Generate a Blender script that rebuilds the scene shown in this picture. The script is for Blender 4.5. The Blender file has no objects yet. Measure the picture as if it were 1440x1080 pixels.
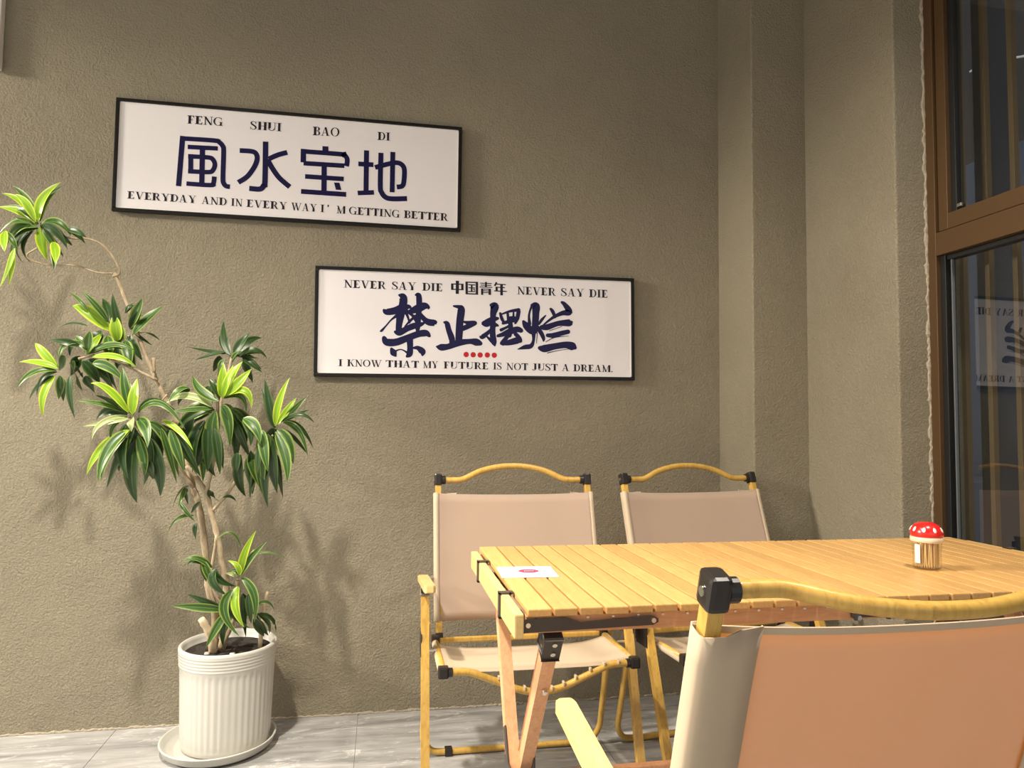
import bpy, bmesh, math, random
from mathutils import Vector, Matrix
random.seed(11)
sc = bpy.context.scene
COL = sc.collection
# ---------------------------------------------------------------- camera
YAW, PIT, ROL, FPX, EYE = .1813, .0552, .0109, 990.0, 1.05
fw = Vector((math.sin(YAW)*math.cos(PIT), math.cos(YAW)*math.cos(PIT), math.sin(PIT)))
rt = Vector((math.cos(YAW), -math.sin(YAW), 0))
up = rt.cross(fw)
r2 = math.cos(ROL)*rt + math.sin(ROL)*up
u2 = -math.sin(ROL)*rt + math.cos(ROL)*up
cam = bpy.data.cameras.new('camera'); co = bpy.data.objects.new('camera', cam); COL.objects.link(co)
m = Matrix.Identity(4)
for i in range(3):
    m[i][0] = r2[i]; m[i][1] = u2[i]; m[i][2] = -fw[i]
m[2][3] = EYE
co.matrix_world = m
cam.sensor_width = 36; cam.lens = FPX/1440*36; cam.clip_start = .02
sc.camera = co
# ---------------------------------------------------------------- world, light, exposure
w = bpy.data.worlds.new('world'); sc.world = w; w.use_nodes = True
bg = w.node_tree.nodes['Background']
bg.inputs[0].default_value = (.92, .92, .94, 1); bg.inputs[1].default_value = .33
sc.view_settings.view_transform = 'Standard'; sc.view_settings.look = 'None'
sc.view_settings.exposure = 1.54; sc.view_settings.gamma = 1.0
sc.view_settings.use_curve_mapping = False
sc.cycles.use_denoising = True
sc.cycles.max_bounces = 8; sc.cycles.transparent_max_bounces = 12
CEIL = 2.95
LAMPS = [(-5.0, 1.60, 800, 175), (-0.80, 1.20, 190, 114), (1.10, 0.82, 60, 128), (-2.40, 0.30, 110, 150)]   # x, y, power; first stands in for far room light, last is added fill
for x, y, p, ang in LAMPS:
    l = bpy.data.lights.new('spot', 'SPOT'); l.energy = p; l.spot_size = math.radians(ang); l.spot_blend = .15 if ang > 170 else 1.0
    l.shadow_soft_size = .35 if x < -4 else .06; l.color = (1.0, .91, .78)
    o = bpy.data.objects.new('spot', l); COL.objects.link(o); o.location = (x, y, CEIL-.03)
# ---------------------------------------------------------------- materials
def mat(name, col, rough=.5, metal=0, coat=0, spec=.5, fn=None):
    m_ = bpy.data.materials.new(name); m_.use_nodes = True
    nt = m_.node_tree; b = nt.nodes['Principled BSDF']
    b.inputs['Base Color'].default_value = (*col, 1); b.inputs['Roughness'].default_value = rough
    b.inputs['Metallic'].default_value = metal; b.inputs['Coat Weight'].default_value = coat
    b.inputs['Specular IOR Level'].default_value = spec
    if fn: fn(nt, b)
    return m_
def noise(nt, scale, detail=4, rough=.55, stretch=None, coord='Object', dist=0):
    tc = nt.nodes.new('ShaderNodeTexCoord'); n = nt.nodes.new('ShaderNodeTexNoise')
    n.inputs['Scale'].default_value = scale; n.inputs['Detail'].default_value = detail
    n.inputs['Roughness'].default_value = rough; n.inputs['Distortion'].default_value = dist
    if stretch:
        mp = nt.nodes.new('ShaderNodeMapping'); mp.inputs['Scale'].default_value = stretch
        nt.links.new(tc.outputs[coord], mp.inputs[0]); nt.links.new(mp.outputs[0], n.inputs['Vector'])
    else: nt.links.new(tc.outputs[coord], n.inputs['Vector'])
    return n
def ramp(nt, src, stops):
    r = nt.nodes.new('ShaderNodeValToRGB'); e = r.color_ramp.elements
    while len(e) < len(stops): e.new(.5)
    for k, (p, c) in enumerate(stops): e[k].position = p; e[k].color = (*c, 1)
    nt.links.new(src, r.inputs[0]); return r
def bump(nt, b, src, strength, dist):
    bp = nt.nodes.new('ShaderNodeBump'); bp.inputs['Strength'].default_value = strength; bp.inputs['Distance'].default_value = dist
    nt.links.new(src, bp.inputs['Height']); nt.links.new(bp.outputs[0], b.inputs['Normal']); return bp
def f_wall(nt, b):
    a = noise(nt, 1.7, 5, .6)
    r = ramp(nt, a.outputs[0], [(.3, (.262, .230, .164)), (.55, (.296, .260, .184)), (.75, (.288, .243, .182))])
    nt.links.new(r.outputs[0], b.inputs['Base Color'])
    n1 = noise(nt, 150, 4, .62, dist=.5); n2 = noise(nt, 9, 4, .6); n3 = noise(nt, 1.1, 2)
    # the plaster is rough lower down and trowelled smoother higher up
    mr = nt.nodes.new('ShaderNodeMapRange'); mr.inputs[1].default_value = .3; mr.inputs[2].default_value = .65; mr.inputs[3].default_value = .75; mr.inputs[4].default_value = 1.15
    nt.links.new(n3.outputs[0], mr.inputs[0])
    mu = nt.nodes.new('ShaderNodeMath'); mu.operation = 'MULTIPLY'; nt.links.new(n1.outputs[0], mu.inputs[0]); nt.links.new(mr.outputs[0], mu.inputs[1])
    ad = nt.nodes.new('ShaderNodeMath'); ad.operation = 'MULTIPLY_ADD'; nt.links.new(n2.outputs[0], ad.inputs[0]); ad.inputs[1].default_value = 1.2; nt.links.new(mu.outputs[0], ad.inputs[2])
    bump(nt, b, ad.outputs[0], 1.0, .009)
M_wall = mat('grey_stucco', (.27, .235, .175), .92, spec=.2, fn=f_wall)
def f_rough(nt, b):
    n = noise(nt, 60, 5, .7); bump(nt, b, n.outputs[0], 1, .008)
M_ridge = mat('plaster_ridge', (.38, .33, .25), .9, spec=.2, fn=f_rough)
def f_floor(nt, b):
    n = noise(nt, 2.2, 7, .65, (1, 7, 1), 'Object', .5); n2 = noise(nt, 5, 8, .7, (1, 3, 1), 'Object', 2.2)
    r = ramp(nt, n.outputs[0], [(.30, (.16, .16, .155)), (.5, (.31, .305, .295)), (.68, (.46, .455, .44))])
    r2_ = ramp(nt, n2.outputs[0], [(.56, (0, 0, 0)), (.63, (.26, .255, .25)), (.70, (.02, .02, .02))])
    mx = nt.nodes.new('ShaderNodeMix'); mx.data_type = 'RGBA'; mx.blend_type = 'ADD'; mx.inputs[0].default_value = .8
    nt.links.new(r.outputs[0], mx.inputs[6]); nt.links.new(r2_.outputs[0], mx.inputs[7]); nt.links.new(mx.outputs[2], b.inputs['Base Color'])
M_floor = mat('grey_marbled_tile', (.3, .3, .3), .38, fn=f_floor)
M_grout = mat('grout', (.50, .49, .46), .9)
M_ceil = mat('ceiling_paint', (.42, .39, .35), .9)
def wood(name, c0, c1, c2, rough=.45, axis=(1, 1, 1), sc_=14, coord='Object'):
    def f(nt, b):
        oi = nt.nodes.new('ShaderNodeObjectInfo')
        n = noise(nt, sc_, 5, .6, axis, coord, 1.2)
        nt.nodes[-1]
        mp = [q for q in nt.nodes if q.type == 'MAPPING'][0]
        mu = nt.nodes.new('ShaderNodeMath'); mu.operation = 'MULTIPLY'; mu.inputs[1].default_value = 37
        cb = nt.nodes.new('ShaderNodeCombineXYZ')
        nt.links.new(oi.outputs['Random'], mu.inputs[0])
        for k in range(3): nt.links.new(mu.outputs[0], cb.inputs[k])
        nt.links.new(cb.outputs[0], mp.inputs['Location'])
        r = ramp(nt, n.outputs[0], [(.28, c0), (.5, c1), (.75, c2)])
        hs = nt.nodes.new('ShaderNodeHueSaturation')
        mr = nt.nodes.new('ShaderNodeMapRange'); mr.inputs[3].default_value = .86; mr.inputs[4].default_value = 1.1
        nt.links.new(oi.outputs['Random'], mr.inputs[0]); nt.links.new(mr.outputs[0], hs.inputs['Value'])
        nt.links.new(r.outputs[0], hs.inputs['Color']); nt.links.new(hs.outputs[0], b.inputs['Base Color'])
    return mat(name, c1, rough, fn=f)
M_slat = wood('beech_slat', (.52, .285, .092), (.60, .345, .12), (.65, .39, .145), .42, (9, .9, 9))
M_rail = wood('beech_rail', (.56, .27, .13), (.66, .34, .17), (.72, .40, .20), .5, (.9, 9, 9))
M_legw = wood('beech_leg', (.60, .30, .14), (.70, .37, .19), (.77, .44, .24), .48, (9, 9, .9))
M_alu = wood('wood_print_tube', (.42, .245, .045), (.56, .34, .075), (.62, .40, .10), .30, (6, 6, .6))
M_arm = wood('pale_wood_armrest', (.62, .43, .16), (.68, .49, .20), (.72, .54, .24), .4, (9, .9, 9))
M_black = mat('black_plastic', (.018, .014, .012), .32)
M_dark = mat('dark_steel', (.060, .050, .046), .38, .3)
M_strap = mat('black_strap', (.07, .055, .04), .6)
M_rivet = mat('rivet_steel', (.75, .72, .68), .25, 1)
M_greyp = mat('grey_plastic', (.30, .25, .20), .5)
def f_canvas(nt, b):
    n = noise(nt, 900, 2, .6, (1, .25, 1)); n2 = noise(nt, 3, 3)
    r = ramp(nt, n2.outputs[0], [(.3, (.53, .455, .37)), (.7, (.585, .50, .41))])
    nt.links.new(r.outputs[0], b.inputs['Base Color']); bump(nt, b, n.outputs[0], .12, .001)
    t = nt.nodes.new('ShaderNodeBsdfTranslucent'); t.inputs[0].default_value = (1.0, .58, .13, 1)
    mx = nt.nodes.new('ShaderNodeMixShader'); mx.inputs[0].default_value = .40
    out = nt.nodes['Material Output']
    nt.links.new(b.outputs[0], mx.inputs[1]); nt.links.new(t.outputs[0], mx.inputs[2]); nt.links.new(mx.outputs[0], out.inputs[0])
M_canvas = mat('beige_canvas', (.63, .49, .37), .85, spec=.2, fn=f_canvas)
M_sleeve = mat('beige_canvas_double', (.50, .40, .285), .85, spec=.2)
M_board = mat('white_print_board', (.80, .765, .765), .16, coat=.5)
M_navy = mat('navy_ink', (.0055, .0035, .046), .3, spec=.3)
M_ink = mat('black_ink', (.010, .006, .012), .3, spec=.3)
M_red = mat('red_ink', (.50, .012, .018), .3, spec=.3)
M_frame = mat('black_frame', (.006, .004, .0035), .25, spec=.35)
M_whitepot = mat('white_ceramic', (.52, .505, .455), .35, coat=.2)
M_soil = mat('dark_soil', (.030, .022, .016), .95, fn=f_rough)
def f_bark(nt, b):
    n = noise(nt, 70, 5, .7, (1, 1, .35)); r = ramp(nt, n.outputs[0], [(.3, (.26, .19, .11)), (.7, (.50, .40, .27))])
    nt.links.new(r.outputs[0], b.inputs['Base Color']); bump(nt, b, n.outputs[0], .8, .003)
M_bark = mat('pale_bark', (.4, .3, .2), .85, fn=f_bark)
M_cut = mat('cut_wood', (.66, .52, .34), .8)
def leafmat(name, edge, mid, stripe, tr):
    def f(nt, b):
        uv = nt.nodes.new('ShaderNodeTexCoord'); sp = nt.nodes.new('ShaderNodeSeparateXYZ'); nt.links.new(uv.outputs['UV'], sp.inputs[0])
        n = noise(nt, 6, 3, .6, (1, 9, 1), 'UV')
        ad = nt.nodes.new('ShaderNodeMath'); ad.operation = 'MULTIPLY_ADD'; nt.links.new(n.outputs[0], ad.inputs[0]); ad.inputs[1].default_value = .22
        nt.links.new(sp.outputs[1], ad.inputs[2])
        sb = nt.nodes.new('ShaderNodeMath'); sb.operation = 'SUBTRACT'; nt.links.new(ad.outputs[0], sb.inputs[0]); sb.inputs[1].default_value = .11
        r = ramp(nt, sb.outputs[0], [(0, edge), (.10, edge), (.17, mid), (.44, mid), (.5, stripe), (.56, mid), (.83, mid), (.9, edge)])
        nt.links.new(r.outputs[0], b.inputs['Base Color'])
        t = nt.nodes.new('ShaderNodeBsdfTranslucent'); nt.links.new(r.outputs[0], t.inputs[0])
        mx = nt.nodes.new('ShaderNodeMixShader'); mx.inputs[0].default_value = tr
        nt.links.new(b.outputs[0], mx.inputs[1]); nt.links.new(t.outputs[0], mx.inputs[2]); nt.links.new(mx.outputs[0], nt.nodes['Material Output'].inputs[0])
    return mat(name, mid, .38, fn=f)
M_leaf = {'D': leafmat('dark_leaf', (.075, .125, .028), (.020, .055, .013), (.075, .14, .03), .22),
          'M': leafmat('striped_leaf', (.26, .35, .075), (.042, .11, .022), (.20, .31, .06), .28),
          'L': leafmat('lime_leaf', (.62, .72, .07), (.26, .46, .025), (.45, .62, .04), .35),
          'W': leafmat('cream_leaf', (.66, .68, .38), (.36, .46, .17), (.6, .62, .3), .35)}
M_bronze = mat('bronze_aluminium', (.085, .046, .018), .38, .2)
M_gasket = mat('black_gasket', (.010, .010, .010), .4)
def f_glass(nt, b):
    g = nt.nodes.new('ShaderNodeBsdfGlossy'); g.inputs['Roughness'].default_value = 0.0; g.inputs[0].default_value = (1, 1, 1, 1)
    t = nt.nodes.new('ShaderNodeBsdfTransparent'); t.inputs[0].default_value = (.80, .84, .86, 1)
    fr0 = nt.nodes.new('ShaderNodeFresnel'); fr0.inputs[0].default_value = 1.95
    ge = nt.nodes.new('ShaderNodeNewGeometry'); inv = nt.nodes.new('ShaderNodeMath'); inv.operation = 'SUBTRACT'; inv.inputs[0].default_value = 1; nt.links.new(ge.outputs['Backfacing'], inv.inputs[1])
    fr = nt.nodes.new('ShaderNodeMath'); fr.operation = 'MULTIPLY'; nt.links.new(fr0.outputs[0], fr.inputs[0]); nt.links.new(inv.outputs[0], fr.inputs[1])
    mx = nt.nodes.new('ShaderNodeMixShader'); nt.links.new(fr.outputs[0], mx.inputs[0]); nt.links.new(t.outputs[0], mx.inputs[1]); nt.links.new(g.outputs[0], mx.inputs[2])
    nt.links.new(mx.outputs[0], nt.nodes['Material Output'].inputs[0])
M_glass = mat('window_glass', (1, 1, 1), 0, fn=f_glass)
M_night = mat('outside_dark_wall', (.030, .026, .024), .9)
M_blue = mat('outside_blue_grey', (.065, .08, .11), .8)
M_grille = mat('bronze_grille', (.19, .115, .05), .45)
M_jar = mat('clear_plastic', (1, 1, 1), 0, fn=f_glass); [setattr(n.inputs[0], 'default_value', 1.35) for n in M_jar.node_tree.nodes if n.type == 'FRESNEL']
for n in M_jar.node_tree.nodes:
    if n.type == 'BSDF_TRANSPARENT': n.inputs[0].default_value = (.97, .97, .95, 1)
M_pick = mat('toothpick_wood', (.80, .58, .28), .6)
M_cap = mat('red_plastic', (.75, .015, .012), .25, coat=.5)
M_cream = mat('cream_plastic', (.80, .66, .48), .4)
M_card = mat('white_card', (.86, .84, .82), .35)
M_pink = mat('magenta_print', (.62, .04, .11), .35)
M_pale = mat('pale_print', (.55, .55, .70), .4)
M_white = mat('white_paint', (.82, .80, .74), .5)
M_emit = bpy.data.materials.new('lamp_glow'); M_emit.use_nodes = True
_n = M_emit.node_tree; _n.nodes.clear(); _e = _n.nodes.new('ShaderNodeEmission'); _o = _n.nodes.new('ShaderNodeOutputMaterial')
_e.inputs[0].default_value = (1, .93, .82, 1); _e.inputs[1].default_value = 14; _n.links.new(_e.outputs[0], _o.inputs[0])
# ---------------------------------------------------------------- helpers
def empty(name, loc=(0, 0, 0), rz=0, label=None, cat=None, group=None):
    o = bpy.data.objects.new(name, None); COL.objects.link(o); o.location = loc; o.rotation_euler = (0, 0, rz); o.empty_display_size = .05
    tag(o, label, cat, group); return o
def tag(o, label=None, cat=None, group=None, kind=None):
    if label: o['label'] = label
    if cat: o['category'] = cat
    if group: o['group'] = group
    if kind: o['kind'] = kind
    return o
def link(name, me, parent=None, loc=None, label=None):
    o = bpy.data.objects.new(name, me); COL.objects.link(o)
    if parent: o.parent = parent
    if loc is not None: o.location = loc
    if label: o['label'] = label
    return o
def finish(bm, name, material, smooth=False):
    me = bpy.data.meshes.new(name); bm.normal_update(); bm.to_mesh(me); bm.free()
    me.materials.append(material)
    if smooth:
        for p in me.polygons: p.use_smooth = True
    return me
def obj(name, bm, material, parent=None, smooth=False, loc=None, label=None):
    return link(name, finish(bm, name, material, smooth), parent, loc, label)
def box(bm, lo, hi, bev=0, mtx=None):
    r = bmesh.ops.create_cube(bm, size=1)
    vs = r['verts']; c = [(lo[k]+hi[k])/2 for k in range(3)]; s = [hi[k]-lo[k] for k in range(3)]
    for v in vs: v.co = Vector((c[0]+v.co.x*s[0], c[1]+v.co.y*s[1], c[2]+v.co.z*s[2]))
    if mtx: 
        for v in vs: v.co = mtx @ v.co
    if bev:
        es = list({e for v in vs for e in v.link_edges})
        bmesh.ops.bevel(bm, geom=es, offset=bev, segments=2, affect='EDGES', profile=.6)
    return bm
def B(): return bmesh.new()
def bx(lo, hi, bev=0): return box(B(), lo, hi, bev)
def bar(bm, p0, p1, wx, wy, side=(1, 0, 0), bev=0):
    p0 = Vector(p0); p1 = Vector(p1); d = (p1-p0); L = d.length; d.normalize()
    s = Vector(side); s = (s - d*s.dot(d)).normalized(); n = d.cross(s)
    M = Matrix(((s.x, n.x, d.x, p0.x), (s.y, n.y, d.y, p0.y), (s.z, n.z, d.z, p0.z), (0, 0, 0, 1)))
    return box(bm, (-wx/2, -wy/2, 0), (wx/2, wy/2, L), bev, M)
def crom(pts, n=6):
    P = [Vector(p) for p in pts]; out = []
    for i in range(len(P)-1):
        a = P[max(i-1, 0)]; b = P[i]; c = P[i+1]; d = P[min(i+2, len(P)-1)]
        for k in range(n):
            t = k/n; out.append(.5*((2*b)+(c-a)*t+(2*a-5*b+4*c-d)*t*t+(3*b-a-3*c+d)*t**3))
    out.append(P[-1]); return out
def tube(bm, pts, rad, n=12, caps=True):
    """round tube along points; rad a number or a list"""
    P = [Vector(p) for p in pts]; R = rad if isinstance(rad, (list, tuple)) else [rad]*len(P)
    rings = []; prev = None
    for i, p in enumerate(P):
        d = (P[min(i+1, len(P)-1)]-P[max(i-1, 0)]).normalized()
        if prev is None:
            s = d.cross(Vector((0, 0, 1)))
            if s.length < .2: s = d.cross(Vector((0, 1, 0)))
        else: s = prev - d*prev.dot(d)
        s.normalize(); prev = s; q = d.cross(s)
        rings.append([bm.verts.new(p+(s*math.cos(a)+q*math.sin(a))*R[i]) for a in (2*math.pi*k/n for k in range(n))])
    for a, b in zip(rings, rings[1:]):
        for k in range(n): bm.faces.new((a[k], a[(k+1) % n], b[(k+1) % n], b[k]))
    if caps: bm.faces.new(rings[0][::-1]); bm.faces.new(rings[-1])
    return bm
def cyl(bm, p0, p1, r, n=14): return tube(bm, [p0, p1], r, n)
def lathe(bm, prof, n=48, fn=None):
    """prof: list of (r, z) from bottom to top, closed at r=0 ends; fn(angle, r, z) -> r"""
    rings = []
    for r, z in prof:
        if r <= 1e-6: rings.append([bm.verts.new((0, 0, z))])
        else: rings.append([bm.verts.new(((fn(a, r, z) if fn else r)*math.cos(a), (fn(a, r, z) if fn else r)*math.sin(a), z)) for a in (2*math.pi*k/n for k in range(n))])
    for a, b in zip(rings, rings[1:]):
        for k in range(n):
            k2 = (k+1) % n
            if len(a) == 1 and len(b) == 1: continue
            if len(a) == 1: bm.faces.new((a[0], b[k2], b[k]))
            elif len(b) == 1: bm.faces.new((a[k], a[k2], b[0]))
            else: bm.faces.new((a[k], a[k2], b[k2], b[k]))
    return bm
def sheet(bm, fn, nu, nv, thick, nrm):
    """closed thin sheet: fn(u,v)->Vector"""
    n = Vector(nrm)*thick
    f = [[bm.verts.new(fn(i/nu, j/nv)) for j in range(nv+1)] for i in range(nu+1)]
    b = [[bm.verts.new(Vector(v.co)+n) for v in row] for row in f]
    for i in range(nu):
        for j in range(nv):
            bm.faces.new((f[i][j], f[i+1][j], f[i+1][j+1], f[i][j+1])); bm.faces.new((b[i][j], b[i][j+1], b[i+1][j+1], b[i+1][j]))
    def side(p, q):
        for k in range(len(p)-1): bm.faces.new((p[k], p[k+1], q[k+1], q[k]))
    side(f[0], b[0]); side(b[-1], f[-1])
    side([r[0] for r in b], [r[0] for r in f]); side([r[-1] for r in f], [r[-1] for r in b])
    return bm
# ================================================================ SETTING
WY = 2.644                         # back wall
X1, Y1, X2, Y2, XW = 1.3375, 2.378, 1.558, 1.907, 1.666
def prism(bm, poly, z0, z1):
    a = [bm.verts.new((x, y, z0)) for x, y in poly]; b = [bm.verts.new((x, y, z1)) for x, y in poly]
    n = len(poly)
    for k in range(n): bm.faces.new((a[k], a[(k+1) % n], b[(k+1) % n], b[k]))
    bm.faces.new(a[::-1]); bm.faces.new(b); return bm
tag(obj('wall_back', bx((-6.5, WY, -.05), (X1+.5, WY+.15, CEIL)), M_wall), kind='structure')
rw = prism(B(), [(X1, WY+.01), (X1, Y1), (X2, Y1), (X2, Y2), (XW, Y2), (XW, Y2+.012), (XW+.14, Y2+.012), (XW+.14, WY+.01)], -.05, CEIL)
es = [e for e in rw.edges if abs(e.verts[0].co.z-e.verts[1].co.z) > 1 and (round(e.verts[0].co.x, 4), round(e.verts[0].co.y, 4)) in {(X1, Y1), (X2, Y2)}]
bmesh.ops.bevel(rw, geom=es, offset=.006, segments=3, affect='EDGES', profile=.5)
tag(obj('wall_right', rw, M_wall), kind='structure')
fl = tag(obj('floor', bx((-6.5, -3.5, -.05), (2.4, WY+.02, -.004)), M_grout), kind='structure')
tile_me = {}
xs = [-2.4635+.8*k for k in range(6)]; ys = [-1.46+.8*k for k in range(5)]+[WY]
for i, x in enumerate(xs):
    for j in range(5):
        y0, y1 = ys[j]+.001, ys[j+1]-.001
        if j == 4: y0 = 1.741; y1 = 2.539
        if j < 4: y0 = -1.459+.8*j+.001-.0; y1 = y0+.7985
        x1 = min(x+.8, 2.3)
        tag(obj('floor_tile', bx((x+.001, y0, -.004), (x1-.001, y1, 0), 0), M_floor, fl))
    tag(obj('floor_tile', bx((x+.001, 2.541, -.004), (min(x+.8, 2.3)-.001, WY+.01, 0), 0), M_floor, fl))
tag(obj('ceiling', bx((-6.5, -3.5, CEIL), (2.2, WY+.15, CEIL+.1)), M_ceil), kind='structure')
# ragged plaster edges
def ragged(name, path, n, wid, dep, seed, face):
    rnd = random.Random(seed); bm = B(); rows = []
    a, b = Vector(path[0]), Vector(path[1]); acr, out = Vector(face[0]), Vector(face[1])
    for k in range(n+1):
        p = a.lerp(b, k/n); g = max(.15, rnd.random()*1.1+.25*math.sin(k*.7))
        wdt = wid*(.35+g); d = dep*(.3+rnd.random())
        rows.append([bm.verts.new(p), bm.verts.new(p+out*d), bm.verts.new(p+acr*wdt*.6+out*d*.9), bm.verts.new(p+acr*wdt-out*.001)])
    for r, s in zip(rows, rows[1:]):
        for k in range(3): bm.faces.new((r[k], s[k], s[k+1], r[k+1]))
    return tag(obj(name, bm, M_ridge), kind='structure')
ragged('baseboard_back', ((-2.3, WY-.0005, .001), (X1, WY-.0005, .001)), 420, .006, .005, 3, ((0, 0, 1), (0, -1, 0)))
ragged('trim_1', ((XW+.001, Y2-.0005, .0), (XW+.001, Y2-.0005, CEIL)), 260, .009, .004, 8, ((-1, 0, 0), (0, -1, 0)))
ls = tag(obj('trim_2', bx((-1.37, WY-.030, 2.24), (-1.312, WY, CEIL), .004), M_white), kind='structure')
# ---------------------------------------------------------------- window (bronze frame, glass, grille) in the right wall
wn = empty('window_1'); tag(wn, kind='structure')
GX = 1.697
def wp(name, lo, hi, m_=M_bronze, bev=.0015, parent=wn): return obj(name, bx(lo, hi, bev), m_, parent)
wp('jamb', (XW, 1.872, .02), (1.73, Y2-.002, CEIL-.002))
wp('jamb', (XW, .12, .02), (1.73, .16, CEIL-.002))
wp('transom', (XW, .16, 1.577), (1.73, 1.872, 1.648))
wp('sill', (XW, .16, .02), (1.73, 1.872, .07)); wp('head', (XW, .16, 2.89), (1.73, 1.872, CEIL-.002))
sa = wp('sash_frame', (1.674, 1.832, 1.652), (1.722, 1.868, 2.886))
wp('sash_rail', (1.674, .17, 1.652), (1.722, 1.832, 1.70), parent=sa); wp('sash_rail', (1.674, .17, 2.84), (1.722, 1.832, 2.886), parent=sa)
wp('gasket', (1.688, 1.812, 1.70), (1.716, 1.832, 2.84), M_gasket, .001)
wp('gasket', (1.680, 1.852, .07), (1.716, 1.872, 1.577), M_gasket, .001); wp('gasket', (1.686, .16, 1.562), (1.716, 1.852, 1.577), M_gasket, .001)
wp('glass_bead', (1.690, 1.838, .07), (1.700, 1.8425, 1.562), mat('grey_seal', (.10, .11, .12), .4), .0008)
obj('pane', bx((GX, .16, .07), (GX+.006, 1.852, 1.562)), M_glass, wn)
obj('pane', bx((GX, .17, 1.70), (GX+.006, 1.815, 2.84)), M_glass, wn)
wp('latch', (1.684, 1.792, 1.712), (1.692, 1.808, 1.722), M_rivet, .001)
gr = empty('window_grille', (1.80, 0, 0), 0, 'bronze grille of upright bars standing outside the dark window', 'grille')
gb = bx((-.009, -.008, .03), (.009, .008, 2.93), .001)
gme = finish(gb, 'bar', M_grille)
for k in range(17): link('bar', gme, gr, (0, 1.911-.0955*k, 0))
obj('rail', bx((-.012, .33, .0), (.012, 1.95, .03)), M_bronze, gr); obj('rail', bx((-.012, .33, 2.93), (.012, 1.95, 2.96)), M_bronze, gr)
# outside
tag(obj('outside_ground', bx((1.83, -2, -.1), (7, 8, -.05)), M_night), kind='structure')
tag(obj('wall_outside', bx((5.2, -6, -.1), (5.4, 16, 9)), M_night), kind='structure')
tag(obj('outside_post', bx((2.02, 2.02, -.05), (2.10, 2.09, 3.4), .004), M_blue), 'pale blue grey post seen through the window', 'post')
tag(obj('outside_panel', bx((3.4, 2.2, -.05), (3.46, 3.9, 2.62), .01), M_blue), 'blue grey panel standing in the dark outside the window', 'panel')
tag(obj('outside_ledge', bx((3.0, 1.9, .0), (3.3, 3.6, .78), .01), M_blue), 'low grey ledge outside behind the lower pane', 'ledge')
wire = [(3.2, 2.0+.12*k, 3.02-.10*math.sin(k*.32)+.015*math.sin(k*2.1)) for k in range(12)]
tag(obj('cable', tube(B(), crom(wire, 4), .006, 6), M_white, smooth=True), 'thin pale cable sagging outside behind the upper pane', 'cable')
# ---------------------------------------------------------------- recessed ceiling lights, also for the far stand-in and added fill
names = ['left', 'middle', 'right']
for i, (x, y, p, ang) in enumerate(LAMPS):
    t = empty('ceiling_light', (x, y, CEIL), 0, 'round recessed ceiling spotlight, '+['farthest to the left, off beyond the plant', 'in front of the potted plant', 'over the right half of the slatted table', 'between the plant and the farthest one'][i], 'ceiling light', 'recessed ceiling spotlights')
    obj('trim_ring', lathe(B(), [(.040, -.004), (.052, -.006), (.056, -.002), (.056, .0), (.040, 0), (.040, -.004)], 32), M_white, t, True)
    obj('lens', lathe(B(), [(0, -.0025), (.038, -.0025), (.038, -.0005), (0, -.0005)], 24), M_emit, t)
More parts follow.
